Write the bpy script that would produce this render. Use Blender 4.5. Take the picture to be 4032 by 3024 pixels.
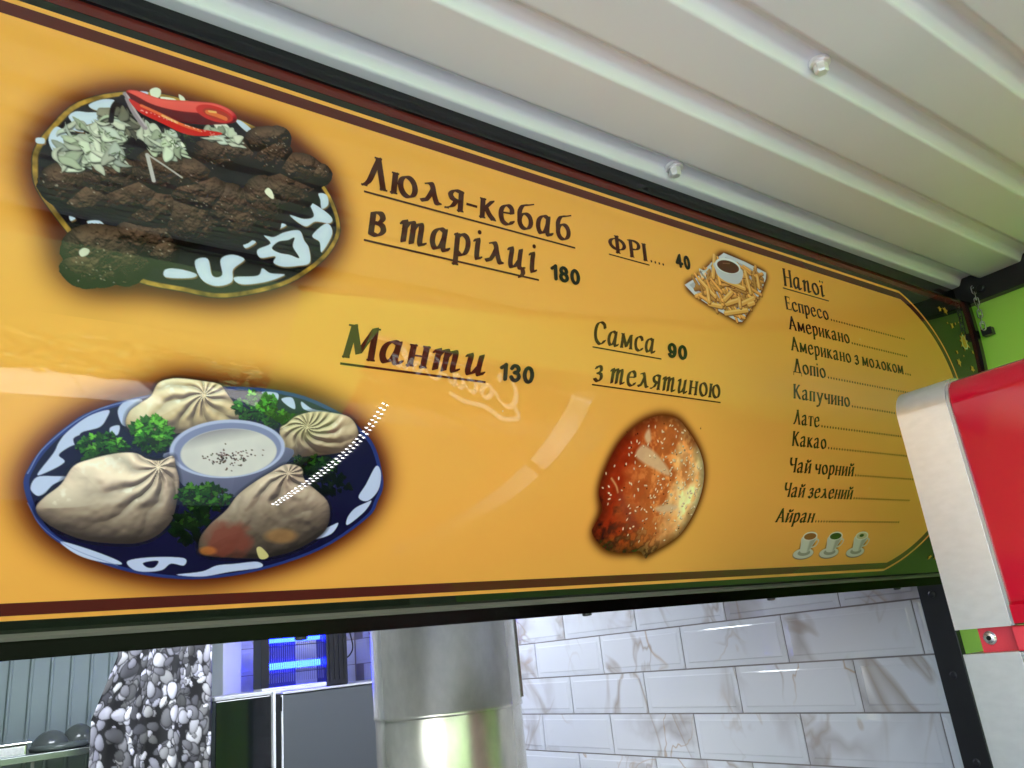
import bpy, bmesh, math, random
import numpy as np
from mathutils import Vector, Matrix
from mathutils.geometry import delaunay_2d_cdt

for o in list(bpy.data.objects):
    bpy.data.objects.remove(o, do_unlink=True)
scene = bpy.context.scene
COL = scene.collection
EYE = 1.70                                   # lens height above the paving; all z below are measured from the paving

# ------------------------------------------------------------------ camera, sky, sun, exposure
cam_d = bpy.data.cameras.new('camera'); cam = bpy.data.objects.new('camera', cam_d); COL.objects.link(cam)
cam_d.sensor_width = 36.0; cam_d.lens = 27.68; cam_d.clip_start = 0.02; cam_d.clip_end = 500
rt, up, bk = Vector((0.810564, -0.576445, -0.103423)), Vector((-0.105834, -0.317865, 0.942211)), Vector((-0.576007, -0.752777, -0.318657))
cam.matrix_world = Matrix(((rt.x, up.x, bk.x, 0), (rt.y, up.y, bk.y, 0), (rt.z, up.z, bk.z, EYE), (0, 0, 0, 1)))
scene.camera = cam

world = bpy.data.worlds.new('World'); scene.world = world; world.use_nodes = True
wn = world.node_tree; wn.nodes.clear()
sky = wn.nodes.new('ShaderNodeTexSky'); sky.sky_type = 'NISHITA'; sky.sun_disc = False
SUN_EL, SUN_AZ = math.radians(47), math.radians(14)      # azimuth from +Y towards +X
sky.sun_elevation = SUN_EL; sky.sun_rotation = SUN_AZ; sky.dust_density = 1.4; sky.air_density = 1.0
bg = wn.nodes.new('ShaderNodeBackground'); bg.inputs['Strength'].default_value = 0.15
wo = wn.nodes.new('ShaderNodeOutputWorld')
wn.links.new(sky.outputs[0], bg.inputs[0]); wn.links.new(bg.outputs[0], wo.inputs[0])

sun_d = bpy.data.lights.new('sun', 'SUN'); sun_d.energy = 4.2; sun_d.angle = math.radians(0.5); sun_d.color = (1.0, 0.95, 0.87)
sun = bpy.data.objects.new('sun', sun_d); COL.objects.link(sun)
to_sun = Vector((math.sin(SUN_AZ) * math.cos(SUN_EL), math.cos(SUN_AZ) * math.cos(SUN_EL), math.sin(SUN_EL)))
sun.rotation_euler = to_sun.to_track_quat('Z', 'Y').to_euler(); sun.location = (0, 0, 12)

scene.render.engine = 'CYCLES'
scene.view_settings.view_transform = 'Standard'; scene.view_settings.look = 'None'
scene.view_settings.exposure = 3.6; scene.view_settings.gamma = 1.0; scene.view_settings.use_curve_mapping = False
scene.cycles.max_bounces = 10; scene.cycles.diffuse_bounces = 6; scene.cycles.glossy_bounces = 5; scene.cycles.caustics_reflective = False

# ------------------------------------------------------------------ helpers: colours, materials, meshes, things
def lin(c):
    c = np.asarray(c, float) / 255.0
    return np.where(c <= 0.04045, c / 12.92, ((c + 0.055) / 1.055) ** 2.4)
def L4(c): return tuple(float(v) for v in lin(c)) + (1.0,)

def mat(name, col=(128, 128, 128), rough=0.5, metal=0.0, spec=0.5, vary=0.0, vscale=8.0, bump=0.0, bscale=60.0, attr=None, emit=None, estr=0.0, stretch=(1, 1, 1), aniso=0.0, rvary=0.0):
    m = bpy.data.materials.new(name); m.use_nodes = True
    nt = m.node_tree; b = nt.nodes['Principled BSDF']
    b.inputs['Base Color'].default_value = L4(col); b.inputs['Roughness'].default_value = rough
    b.inputs['Metallic'].default_value = metal; b.inputs['Specular IOR Level'].default_value = spec
    if aniso: b.inputs['Anisotropic'].default_value = aniso
    if emit is not None:
        b.inputs['Emission Color'].default_value = L4(emit); b.inputs['Emission Strength'].default_value = estr
    if vary or bump or rvary:
        tc = nt.nodes.new('ShaderNodeTexCoord'); mp = nt.nodes.new('ShaderNodeMapping'); mp.inputs['Scale'].default_value = stretch
        nt.links.new(tc.outputs['Object'], mp.inputs[0])
    if vary:
        n = nt.nodes.new('ShaderNodeTexNoise'); n.inputs['Scale'].default_value = vscale; n.inputs['Detail'].default_value = 6
        r = nt.nodes.new('ShaderNodeMapRange'); r.inputs[1].default_value = .3; r.inputs[2].default_value = .7
        r.inputs[3].default_value = 1 - vary; r.inputs[4].default_value = 1 + vary
        mx = nt.nodes.new('ShaderNodeMix'); mx.data_type = 'RGBA'; mx.blend_type = 'MULTIPLY'; mx.inputs[0].default_value = 1
        mx.inputs[6].default_value = L4(col)
        nt.links.new(mp.outputs[0], n.inputs['Vector']); nt.links.new(n.outputs['Fac'], r.inputs[0]); nt.links.new(r.outputs[0], mx.inputs[7])
        nt.links.new(mx.outputs[2], b.inputs['Base Color'])
    if rvary:
        n3 = nt.nodes.new('ShaderNodeTexNoise'); n3.inputs['Scale'].default_value = vscale * 1.7; n3.inputs['Detail'].default_value = 5
        r3 = nt.nodes.new('ShaderNodeMapRange'); r3.inputs[1].default_value = .3; r3.inputs[2].default_value = .7
        r3.inputs[3].default_value = max(.02, rough - rvary); r3.inputs[4].default_value = rough + rvary
        nt.links.new(mp.outputs[0], n3.inputs['Vector']); nt.links.new(n3.outputs['Fac'], r3.inputs[0]); nt.links.new(r3.outputs[0], b.inputs['Roughness'])
    if bump:
        n2 = nt.nodes.new('ShaderNodeTexNoise'); n2.inputs['Scale'].default_value = bscale; n2.inputs['Detail'].default_value = 3
        bp = nt.nodes.new('ShaderNodeBump'); bp.inputs['Strength'].default_value = bump; bp.inputs['Distance'].default_value = 0.01
        nt.links.new(mp.outputs[0], n2.inputs['Vector']); nt.links.new(n2.outputs['Fac'], bp.inputs['Height']); nt.links.new(bp.outputs[0], b.inputs['Normal'])
    if attr:
        a = nt.nodes.new('ShaderNodeAttribute'); a.attribute_name = attr
        nt.links.new(a.outputs['Color'], b.inputs['Base Color'])
    return m

def tag(o, label=None, cat=None, group=None, kind=None):
    if label: o['label'] = label
    if cat: o['category'] = cat
    if group: o['group'] = group
    if kind: o['kind'] = kind
    return o
def thing(name, label, cat, loc=(0, 0, 0), group=None):
    o = bpy.data.objects.new(name, None); COL.objects.link(o); o.location = loc; o.empty_display_size = .05
    return tag(o, label, cat, group)
def link(name, me, m, parent=None, smooth=False):
    o = bpy.data.objects.new(name, me); COL.objects.link(o)
    if m is not None: me.materials.append(m)
    if smooth:
        me.polygons.foreach_set('use_smooth', [True] * len(me.polygons))
    if parent is not None:
        o.parent = parent; o.matrix_parent_inverse = Matrix.Translation(parent.location).inverted()
    return o
def pyd(verts, faces):
    me = bpy.data.meshes.new('m'); me.from_pydata([tuple(map(float, v)) for v in verts], [], faces); me.update(); return me
def bm_me(bm):
    me = bpy.data.meshes.new('m'); bmesh.ops.recalc_face_normals(bm, faces=bm.faces[:]); bm.to_mesh(me); bm.free(); return me
def box_me(x0, x1, y0, y1, z0, z1, bev=0.0, seg=2):
    bm = bmesh.new(); bmesh.ops.create_cube(bm, size=1)
    for v in bm.verts:
        v.co = Vector((x0 + (v.co.x + .5) * (x1 - x0), y0 + (v.co.y + .5) * (y1 - y0), z0 + (v.co.z + .5) * (z1 - z0)))
    if bev: bmesh.ops.bevel(bm, geom=bm.edges[:], offset=bev, segments=seg, affect='EDGES', profile=.5)
    return bm_me(bm)
def box(name, x0, x1, y0, y1, z0, z1, m, parent=None, bev=0.0):
    return link(name, box_me(x0, x1, y0, y1, z0, z1, bev), m, parent)
def prism_x(prof, x0, x1, bev=0.0):
    """closed (y, z) profile pulled along X"""
    n = len(prof); v = [(x0, y, z) for y, z in prof] + [(x1, y, z) for y, z in prof]
    f = [(i, (i + 1) % n, n + (i + 1) % n, n + i) for i in range(n)] + [tuple(range(n))[::-1], tuple(range(n, 2 * n))]
    bm = bmesh.new(); vs = [bm.verts.new(p) for p in v]
    for q in f: bm.faces.new([vs[i] for i in q])
    if bev: bmesh.ops.bevel(bm, geom=bm.edges[:], offset=bev, segments=2, affect='EDGES', profile=.5)
    return bm_me(bm)
def prism_y(prof, y0, y1):
    n = len(prof); v = [(x, y0, z) for x, z in prof] + [(x, y1, z) for x, z in prof]
    bm = bmesh.new(); vs = [bm.verts.new(p) for p in v]
    for i in range(n): bm.faces.new([vs[j] for j in (i, (i + 1) % n, n + (i + 1) % n, n + i)])
    bm.faces.new(vs[:n][::-1]); bm.faces.new(vs[n:])
    return bm_me(bm)
def lathe_me(prof, cx, cy, n=48, cap=True):
    bm = bmesh.new(); rings = []
    for r, z in prof:
        rings.append([bm.verts.new((cx + r * math.cos(2 * math.pi * k / n), cy + r * math.sin(2 * math.pi * k / n), z)) for k in range(n)])
    for a, b in zip(rings, rings[1:]):
        for k in range(n): bm.faces.new((a[k], a[(k + 1) % n], b[(k + 1) % n], b[k]))
    if cap: bm.faces.new(rings[0][::-1]); bm.faces.new(rings[-1])
    return bm_me(bm)
def tube_me(pts, r, n=8, closed=False):
    pts = [Vector(p) for p in pts]; N = len(pts); bm = bmesh.new(); rings = []; ref = None
    for i, p in enumerate(pts):
        a = pts[(i - 1) % N] if (closed or i) else p; b = pts[(i + 1) % N] if (closed or i < N - 1) else p
        t = (b - a).normalized()
        if ref is None: ref = t.orthogonal().normalized()
        ref = (ref - t * ref.dot(t)).normalized(); s = t.cross(ref)
        rings.append([bm.verts.new(p + r * (ref * math.cos(2 * math.pi * k / n) + s * math.sin(2 * math.pi * k / n))) for k in range(n)])
    for i in range(N if closed else N - 1):
        a, b = rings[i], rings[(i + 1) % N]
        for k in range(n): bm.faces.new((a[k], a[(k + 1) % n], b[(k + 1) % n], b[k]))
    if not closed: bm.faces.new(rings[0][::-1]); bm.faces.new(rings[-1])
    return bm_me(bm)

# ------------------------------------------------------------------ materials of the place
M = {}
M['sheet'] = mat('white_sheet_metal', (234, 236, 242), .27, vary=.03, vscale=3, bump=.02, bscale=25)
M['black'] = mat('black_gloss_profile', (13, 13, 14), .16, vary=.25, vscale=30, rvary=.06)
M['satin'] = mat('black_satin_paint', (24, 24, 27), .38, vary=.2, vscale=25)
M['green'] = mat('green_wall_panel', (188, 240, 108), .22, vary=.03, vscale=2, bump=.008, bscale=8)
def translucent_panel(m, col, fac):
    nt = m.node_tree; b = nt.nodes['Principled BSDF']; o = nt.nodes['Material Output']
    t = nt.nodes.new('ShaderNodeBsdfTranslucent'); t.inputs['Color'].default_value = L4(col); mx = nt.nodes.new('ShaderNodeMixShader'); mx.inputs[0].default_value = fac
    nt.links.new(b.outputs[0], mx.inputs[1]); nt.links.new(t.outputs[0], mx.inputs[2]); nt.links.new(mx.outputs[0], o.inputs['Surface'])
translucent_panel(M['green'], (184, 226, 120), .115)  # translucency added so outside sun brightens the wall
M['gasket'] = mat('grey_gasket', (105, 105, 98), .4)
M['silver'] = mat('brushed_silver', (236, 237, 239), .30, metal=.9, vary=.035, vscale=160, stretch=(1, .5, 1))
M['silver_edge'] = mat('silver_edge', (190, 192, 194), .25, metal=.7)
M['red'] = mat('red_gloss_plastic', (176, 6, 36), .05, spec=.5, vary=.03, vscale=2)
M['red_satin'] = mat('red_painted_bracket', (196, 52, 66), .33, vary=.06, vscale=20)
M['steel'] = mat('bright_steel', (215, 215, 215), .22, metal=1.0)
M['white_screw'] = mat('zinc_screw', (244, 244, 242), .28, metal=.35)
M['galv'] = mat('galvanised_duct', (226, 223, 216), .24, metal=.72, vary=.08, vscale=60, stretch=(1, 1, .6))
M['grout'] = mat('grey_grout', (128, 122, 119), .9)
M['paving'] = mat('concrete_paving', (164, 162, 159), .85, vary=.12, vscale=3, bump=.1, bscale=40)
M['kwall'] = mat('pale_grey_sheet', (150, 164, 166), .4)
M['white'] = mat('white_pvc', (228, 230, 232), .4)
M['grey'] = mat('grey_cabinet', (84, 88, 92), .35, vary=.03, vscale=3)
M['darkglass'] = mat('dark_door_glass', (20, 23, 26), .05, spec=.8)
M['tray'] = mat('pale_plastic_tray', (205, 205, 208), .35)

# ------------------------------------------------------------------ curved menu board: its surface
def Yp(z):
    t = np.maximum(0, .495 - np.asarray(z, float)); return .569 + .49 * t * t + 1.518 * t ** 4
_z = np.linspace(.60, -.06, 4001)
_s = np.concatenate([[0], np.cumsum(np.hypot(np.diff(_z), np.diff(Yp(_z))))]); _s -= np.interp(-.495, -_z, _s)
def surf(X, s, off=0.0):
    """sheet coordinates (metres along, metres down from the brown line) -> place"""
    X = np.asarray(X, float); s = np.asarray(s, float)
    z = np.interp(s, _s, _z); t = np.maximum(0, .495 - z); sl = .98 * t + 6.072 * t ** 3
    n = np.sqrt(1 + sl * sl)
    return np.stack([X, Yp(z) - off / n, z - off * sl / n + EYE], -1)

def print_mat(name, col=None, attr=None, dust=False, rough=.019):
    m = mat(name, col or (200, 200, 200), rough, spec=.5, attr=attr)
    nt = m.node_tree; b = nt.nodes['Principled BSDF']
    tc = nt.nodes.new('ShaderNodeNewGeometry'); n = nt.nodes.new('ShaderNodeTexNoise'); n.inputs['Scale'].default_value = 5.0; n.inputs['Detail'].default_value = 1.0
    bp = nt.nodes.new('ShaderNodeBump'); bp.inputs['Strength'].default_value = .05; bp.inputs['Distance'].default_value = .02
    nt.links.new(tc.outputs['Position'], n.inputs['Vector']); nt.links.new(n.outputs['Fac'], bp.inputs['Height']); nt.links.new(bp.outputs[0], b.inputs['Normal'])
    if dust:
        v = nt.nodes.new('ShaderNodeTexVoronoi'); v.inputs['Scale'].default_value = 26
        lt = nt.nodes.new('ShaderNodeMath'); lt.operation = 'LESS_THAN'; lt.inputs[1].default_value = .024
        big = nt.nodes.new('ShaderNodeMath'); big.operation = 'GREATER_THAN'; big.inputs[1].default_value = .45
        mu = nt.nodes.new('ShaderNodeMath'); mu.operation = 'MULTIPLY'
        sp = nt.nodes.new('ShaderNodeSeparateColor')
        mx = nt.nodes.new('ShaderNodeMix'); mx.data_type = 'RGBA'
        mx.inputs[6].default_value = L4(col); mx.inputs[7].default_value = L4((235, 225, 200))
        nt.links.new(tc.outputs['Position'], v.inputs['Vector']); nt.links.new(v.outputs['Distance'], lt.inputs[0])
        nt.links.new(v.outputs['Color'], sp.inputs[0]); nt.links.new(sp.outputs[0], big.inputs[0])
        nt.links.new(lt.outputs[0], mu.inputs[0]); nt.links.new(big.outputs[0], mu.inputs[1])
        m2 = nt.nodes.new('ShaderNodeMath'); m2.operation = 'MULTIPLY'; m2.inputs[1].default_value = .7
        nt.links.new(mu.outputs[0], m2.inputs[0]); nt.links.new(m2.outputs[0], mx.inputs[0]); nt.links.new(mx.outputs[2], b.inputs['Base Color'])
    return m
YELLOW = (240, 171, 80)
M['margin'] = print_mat('print_dark_margin', (26, 33, 24), dust=True)
M['yellow'] = print_mat('print_yellow', YELLOW, dust=True)
M['brown'] = print_mat('print_brown', (84, 34, 28), dust=True)
M['darkred'] = print_mat('print_dark_red', (92, 30, 24))
M['ink'] = print_mat('print_ink', (66, 28, 18))
M['gold'] = print_mat('print_gold', (206, 158, 56))
M['palegreen'] = print_mat('print_pale_green', (190, 205, 160))
M['digit'] = mat('black_vinyl', (14, 16, 14), .25)
M['picture'] = print_mat('print_picture', attr='ink')

board = thing('menu_board', 'curved glossy yellow menu board with dishes, prices and a drinks list under the awning', 'menu board', (.3, .72, EYE + .05))
XL, XR = -1.00, 1.493
def rows(x_of_s, s0, s1, off, n=90, cols=1):
    ss = np.linspace(s0, s1, n + 1); v = []; f = []
    for s in ss:
        a, b = x_of_s(s)
        for k in range(cols + 1): v.append(surf(a + (b - a) * k / cols, s, off))
    w = cols + 1
    for i in range(n):
        for k in range(cols): f.append((i * w + k, i * w + k + 1, (i + 1) * w + k + 1, (i + 1) * w + k))
    return pyd(v, [q[::-1] for q in f])
def field(inset):
    R_, cs = .254 - inset, .2335
    def f(s):
        h = math.sqrt(max(0, R_ * R_ - (s - cs) ** 2)); return (-.68 - h, 1.177 + h)
    return f
link('backing_sheet', rows(lambda s: (XL, XR + .012), -.0238, .484, 0), M['margin'], board, True)
link('red_trim', rows(lambda s: (XL, XR + .012), -.0236, -.0125, .0003, 6), M['darkred'], board, True)
link('red_trim', rows(lambda s: (XR, XR + .011), -.0120, .484, .0003), M['darkred'], board, True)
link('yellow_outline', rows(field(0), -.0045, .4715, .0002), M['yellow'], board, True)
link('brown_border', rows(field(.0047), -.0045 + .0047, .4715 - .0047, .0004), M['brown'], board, True)
link('yellow_field', rows(field(.0163), -.0045 + .0163, .4715 - .0163, .0006), M['yellow'], board, True)
# black profiles that hold the sheet
link('top_frame', prism_x([(.5655, EYE + .5186), (.5655, EYE + .522), (.586, EYE + .535), (.586, EYE + .5585), (.62, EYE + .5585), (.62, EYE + .5186)], XL, 1.5225), M['black'], board)
pv = []
for s in np.linspace(-.026, .488, 70):
    for (x, off) in ((1.5055, -.004), (1.5055, .006), (1.518, .006), (1.518, -.004)): pv.append(surf(x, s, off))
link('side_frame', pyd(pv, [(4 * i + k, 4 * i + (k + 1) % 4, 4 * i + 4 + (k + 1) % 4, 4 * i + 4 + k) for i in range(69) for k in range(4)]), M['black'], board)
pv = []
for x in (XL, 1.5045):
    for (s, off) in ((.4838, 0), (.4838, .0045), (.4872, .0045), (.4872, 0)): pv.append(surf(x, s, off))
link('gasket', pyd(pv, [(k, (k + 1) % 4, 4 + (k + 1) % 4, 4 + k) for k in range(4)] + [(0, 1, 2, 3), (7, 6, 5, 4)]), M['gasket'], board)

# ------------------------------------------------------------------ pen-drawn alphabet (broad nib swept along each stroke)
def catmull(p, n=6, closed=False):
    p = [np.array(q, float) for q in p]; out = []; N = len(p)
    for i in range(N if closed else N - 1):
        a = p[(i - 1) % N] if (closed or i) else 2 * p[0] - p[1]
        b, c = p[i], p[(i + 1) % N]; d = p[(i + 2) % N] if (closed or i < N - 2) else 2 * p[-1] - p[-2]
        for k in range(n):
            t = k / n; out.append(.5 * ((2 * b) + (c - a) * t + (2 * a - 5 * b + 4 * c - d) * t * t + (3 * b - a - 3 * c + d) * t ** 3))
    if not closed: out.append(p[-1])
    return out
def hull(P):
    P = sorted(set((round(float(a), 4), round(float(b), 4)) for a, b in P)); 
    def half(Q):
        h = []
        for q in Q:
            while len(h) > 1 and (h[-1][0] - h[-2][0]) * (q[1] - h[-2][1]) - (h[-1][1] - h[-2][1]) * (q[0] - h[-2][0]) <= 0: h.pop()
            h.append(q)
        return h
    a, b = half(P), half(P[::-1]); return a[:-1] + b[:-1]
def nib(w, t, ang):
    c, s = math.cos(ang), math.sin(ang); return [(c * x - s * y, s * x + c * y) for x, y in ((-w / 2, -t / 2), (w / 2, -t / 2), (w / 2, t / 2), (-w / 2, t / 2))]
def roundpen(w): return [(w / 2 * math.cos(k * math.pi / 5), w / 2 * math.sin(k * math.pi / 5)) for k in range(10)]
def ring(cx, cy, rx, ry, tilt=0.0):
    q = [(cx + rx * math.cos(2 * math.pi * k / 26 + tilt), cy + ry * math.sin(2 * math.pi * k / 26)) for k in range(27)]; return ('l', q)
def st(x, y0, y1): return ('l', [(x, y0), (x, y1)])
def sf(x, y, a=7, b=7): return ('h', [(x - a, y), (x + b, y)])      # hairline serif
def ln(*p): return ('l', list(p))
def cv(*p): return ('c', list(p))
def th(*p): return ('h', list(p))
def dot(x, y): return ('d', [(x, y)])
lowi = lambda x: cv((x - 6, 40), (x - 1, 45), (x + 1, 42), (x, 30), (x, 8), (x + 3, 1), (x + 9, 5))
G = {
 'Е': [st(12, 1, 67), th((6, 66.5), (40, 66.5)), th((40, 66.5), (40, 56)), th((12, 35), (33, 35)), th((33, 40), (33, 30)), th((6, 1.5), (42, 1.5)), th((42, 1.5), (44, 13))],
 'А': [ln((28, 66), (7, 2)), ln((27, 68), (50, 2)), th((15, 23), (42, 23)), sf(7, 1.5), sf(50, 1.5)],
 'К': [st(12, 1, 67), sf(12, 1.5), sf(12, 66.5), cv((42, 66), (32, 54), (22, 40), (14, 35)), cv((22, 40), (34, 20), (48, 2)), sf(48, 1.5, 5, 6), sf(42, 66.5, 5, 6)],
 'Л': [cv((31, 66), (24, 44), (15, 14), (6, 2)), ln((29, 67), (46, 2)), th((22, 67), (33, 67)), sf(47, 1.5, 7, 7), sf(6, 1.5, 6, 5)],
 'Д': [cv((29, 66), (22, 40), (12, 3)), ln((31, 67), (46, 3)), th((22, 67), (35, 67)), th((1, 2), (57, 2)), th((2, 2), (1, -13)), th((56, 2), (57, -13))],
 'Ч': [cv((10, 67), (10, 48), (16, 36), (28, 34), (42, 40)), st(44, 1, 67), sf(44, 1.5), sf(44, 66.5), sf(10, 66.5, 6, 6)],
 'Ф': [st(32, 1, 67), sf(32, 1.5), sf(32, 66.5), ring(32, 35, 25, 21)],
 'Р': [st(12, 1, 67), sf(12, 1.5), cv((6, 66), (26, 67), (39, 60), (40, 45), (30, 34), (14, 32))],
 'І': [st(12, 1, 67), sf(12, 1.5), sf(12, 66.5)],
 'М': [ln((12, 2), (16, 66)), ln((15, 67), (34, 12)), ln((34, 12), (57, 67)), ln((57, 66), (60, 2)), sf(12, 1.5, 6, 6), sf(60, 1.5, 7, 7), sf(13, 66.5, 7, 2), sf(59, 66.5, 2, 7)],
 'С': [cv((46, 52), (42, 63), (28, 69), (13, 60), (7, 36), (12, 12), (28, -1), (40, 3), (48, 12)), th((46, 50), (47, 64))],
 'Н': [st(12, 1, 67), st(46, 1, 67), th((12, 36), (46, 36)), sf(12, 1.5), sf(12, 66.5), sf(46, 1.5), sf(46, 66.5)],
 'о': [ring(24, 23, 17, 22, .2)],
 'с': [cv((38, 36), (34, 44), (23, 47), (11, 38), (8, 22), (13, 6), (25, 0), (34, 3), (39, 9))],
 'е': [th((10, 26), (38, 29)), cv((38, 29), (36, 41), (25, 47), (12, 39), (8, 23), (13, 6), (25, 0), (34, 3), (40, 10))],
 'а': [cv((11, 38), (18, 46), (29, 46), (34, 37), (34, 8), (37, 1), (44, 4)), cv((34, 28), (17, 23), (9, 13), (14, 2), (25, 2), (34, 11))],
 'п': [st(12, 1, 45), st(38, 1, 45), th((6, 45.5), (44, 45.5)), sf(12, 1.5), sf(38, 1.5)],
 'р': [ln((13, -21), (13, 44)), th((5, 42), (13, 46)), sf(13, -21), cv((13, 37), (25, 47), (38, 40), (41, 24), (36, 7), (24, 0), (13, 7))],
 'м': [ln((10, 2), (13, 45)), ln((12, 45), (30, 6)), ln((30, 6), (48, 45)), ln((48, 45), (51, 2)), sf(10, 1.5, 6, 6), sf(51, 1.5), sf(10, 45.5, 5, 3), sf(50, 45.5, 3, 5)],
 'и': [st(12, 1, 45), st(40, 1, 45), th((14, 5), (38, 41)), sf(12, 1.5), sf(40, 1.5), sf(12, 45.5), sf(40, 45.5)],
 'к': [st(12, 1, 45), sf(12, 1.5), sf(12, 45.5), cv((36, 45), (28, 36), (20, 27), (14, 24)), cv((20, 27), (30, 12), (41, 2)), sf(41, 1.5, 4, 6)],
 'н': [st(12, 1, 45), st(40, 1, 45), th((12, 24), (40, 24)), sf(12, 1.5), sf(40, 1.5), sf(12, 45.5), sf(40, 45.5)],
 'з': [cv((9, 38), (16, 46), (28, 44), (29, 32), (17, 25)), cv((17, 25), (31, 22), (33, 9), (21, -1), (7, 6))],
 'л': [cv((13, 44), (21, 46), (26, 40), (30, 26), (38, 6), (45, 3)), cv((28, 34), (20, 16), (11, 3), (5, 6))],
 'і': [st(12, 1, 44), th((5, 42), (12, 46)), sf(12, 1.5), dot(12, 61)],
 'у': [ln((9, 45), (27, 3)), cv((45, 45), (34, 22), (24, -8), (14, -21), (5, -19)), sf(9, 45.5), sf(44, 45.5)],
 'ч': [cv((9, 45), (10, 30), (16, 22), (26, 22), (37, 28)), st(38, 1, 45), sf(38, 1.5), sf(38, 45.5), sf(9, 45.5, 5, 5)],
 'т': [st(22, 1, 45), sf(22, 1.5), th((4, 45.5), (40, 45.5)), th((4, 45), (3, 35)), th((40, 45), (41, 35))],
 '-': [('b', [(3, 22), (25, 22)])],
 'б': [ring(24, 20, 16, 19), cv((8, 24), (8, 42), (16, 57), (28, 61), (42, 66))],
 'в': [st(13, 2, 45), cv((13, 45), (28, 47), (35, 37), (27, 26), (14, 24)), cv((16, 25), (34, 23), (39, 11), (28, 0), (13, 2))],
 'я': [st(38, 1, 45), sf(38, 1.5), sf(38, 45.5, 3, 6), cv((38, 45), (22, 46), (12, 36), (18, 25), (36, 22)), cv((27, 23), (18, 8), (5, 2)), sf(5, 1.5, 4, 4)],
 'ю': [st(12, 1, 45), sf(12, 1.5), sf(12, 45.5), th((12, 24), (24, 24)), ring(42, 23, 17, 22, .2)],
}
G['й'] = G['и'] + [cv((16, 63), (20, 55), (32, 55), (36, 63))]
G['ї'] = [st(12, 1, 44), th((5, 42), (12, 46)), sf(12, 1.5), dot(5, 61), dot(20, 61)]
GI = dict(G)                                   # the slanted hand: single-storey a, m-shaped t, u-shaped i, n-shaped p
GI['а'] = [cv((37, 42), (24, 47), (11, 36), (8, 16), (16, 2), (28, 9), (36, 30)), cv((37, 46), (35, 22), (35, 6), (41, 1), (47, 7))]
GI['т'] = [cv((5, 38), (11, 45), (12, 36), (11, 1)), cv((11, 28), (20, 42), (29, 45), (31, 36), (30, 1)), cv((30, 28), (39, 42), (48, 45), (50, 35), (49, 8), (53, 1), (60, 6))]
GI['п'] = [cv((5, 38), (11, 45), (12, 36), (11, 1)), cv((11, 28), (22, 42), (32, 45), (35, 35), (34, 8), (38, 1), (45, 6))]
GI['и'] = [cv((5, 40), (10, 45), (12, 38), (10, 12), (14, 1), (24, 5), (34, 20)), cv((37, 45), (35, 24), (35, 6), (40, 1), (46, 7))]
GI['ц'] = [cv((5, 40), (10, 45), (12, 38), (10, 12), (14, 1), (24, 5), (34, 20)), cv((37, 45), (35, 24), (35, 6), (40, 2), (47, 4)), cv((44, 4), (47, -8), (40, -17))]
GI['і'] = [lowi(12), dot(15, 61)]
GI['ї'] = [lowi(12), dot(6, 61), dot(22, 61)]
DIG = {'0': [ring(20, 34, 13.5, 27)], '1': [ln((22, 6.5), (22, 61)), ln((22, 60), (8, 48))], '4': [ln((30, 6.5), (30, 60)), ln((30, 60), (7, 22)), ln((7, 21), (42, 21))],
 '3': [cv((8, 50), (14, 60), (26, 60), (32, 50), (27, 39), (18, 36)), cv((18, 36), (30, 32), (34, 20), (26, 8), (14, 8), (7, 18))],
 '8': [ring(20, 48, 11, 13), ring(20, 21, 13, 15)], '9': [ring(20, 44, 12.5, 17), cv((32.5, 46), (32, 24), (24, 9), (14, 8), (8, 16))]}
_cache = {}
def glyph(ch, style):
    key = (ch, style)
    if key in _cache: return _cache[key]
    src = DIG if style == 'digit' else (GI if style == 'slant' else G)
    ang = math.radians(22); wn_, tn_ = (12.6, 3.3) if style == 'slant' else (12.8, 3.6)
    pens = {'l': nib(wn_, tn_, ang), 'c': nib(wn_, tn_, ang), 'h': [(-1.4, -2.0), (1.4, -2.0), (1.4, 2.0), (-1.4, 2.0)], 'd': roundpen(10.5), 'b': [(-3, -3), (3, -3), (3, 3), (-3, 3)]}
    if style == 'digit': pens = {'l': roundpen(12.5), 'c': roundpen(12.5)}
    if style == 'script': src = SCRIPT; pens = {'l': nib(13, 4, math.radians(35)), 'c': nib(13, 4, math.radians(35)), 'h': nib(3, 2, 0), 'd': roundpen(8)}
    V, F = [], []
    for kind, pts in src[ch]:
        q = catmull(pts, 7) if kind == 'c' else [np.array(p, float) for p in pts]
        pen = pens[kind]
        segs = [(q[0], q[0])] if len(q) == 1 else list(zip(q, q[1:]))
        for a, b in segs:
            h = hull([(a[0] + u, a[1] + v) for u, v in pen] + [(b[0] + u, b[1] + v) for u, v in pen])
            F.append(list(range(len(V), len(V) + len(h)))); V += h
    r = delaunay_2d_cdt([Vector(v) for v in V], [], F, 1, 1e-4)
    tri = []
    for f, src_f in zip(r[2], r[5]):
        if not src_f: continue
        for k in range(1, len(f) - 1): tri.append((f[0], f[k], f[k + 1]))
    out = (np.array([(v.x, v.y) for v in r[0]]), tri); _cache[key] = out
    return out
SCRIPT = {
 'C': [cv((62, 66), (58, 80), (44, 84), (24, 70), (12, 40), (18, 10), (38, 2), (58, 16), (68, 30))],
 'o': [ring(22, 22, 15, 20, .3), cv((32, 40), (40, 42), (50, 36))], 'c': [cv((36, 34), (28, 42), (14, 34), (10, 16), (20, 2), (34, 8), (46, 22))],
 'a': [cv((36, 38), (22, 42), (10, 28), (10, 8), (22, 2), (34, 18)), cv((40, 42), (36, 20), (38, 4), (48, 8), (56, 20))],
 'l': [cv((10, 14), (30, 50), (34, 78), (26, 82), (18, 56), (18, 14), (26, 2), (38, 12))], '-': [ln((4, 26), (20, 28))]}
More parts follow.
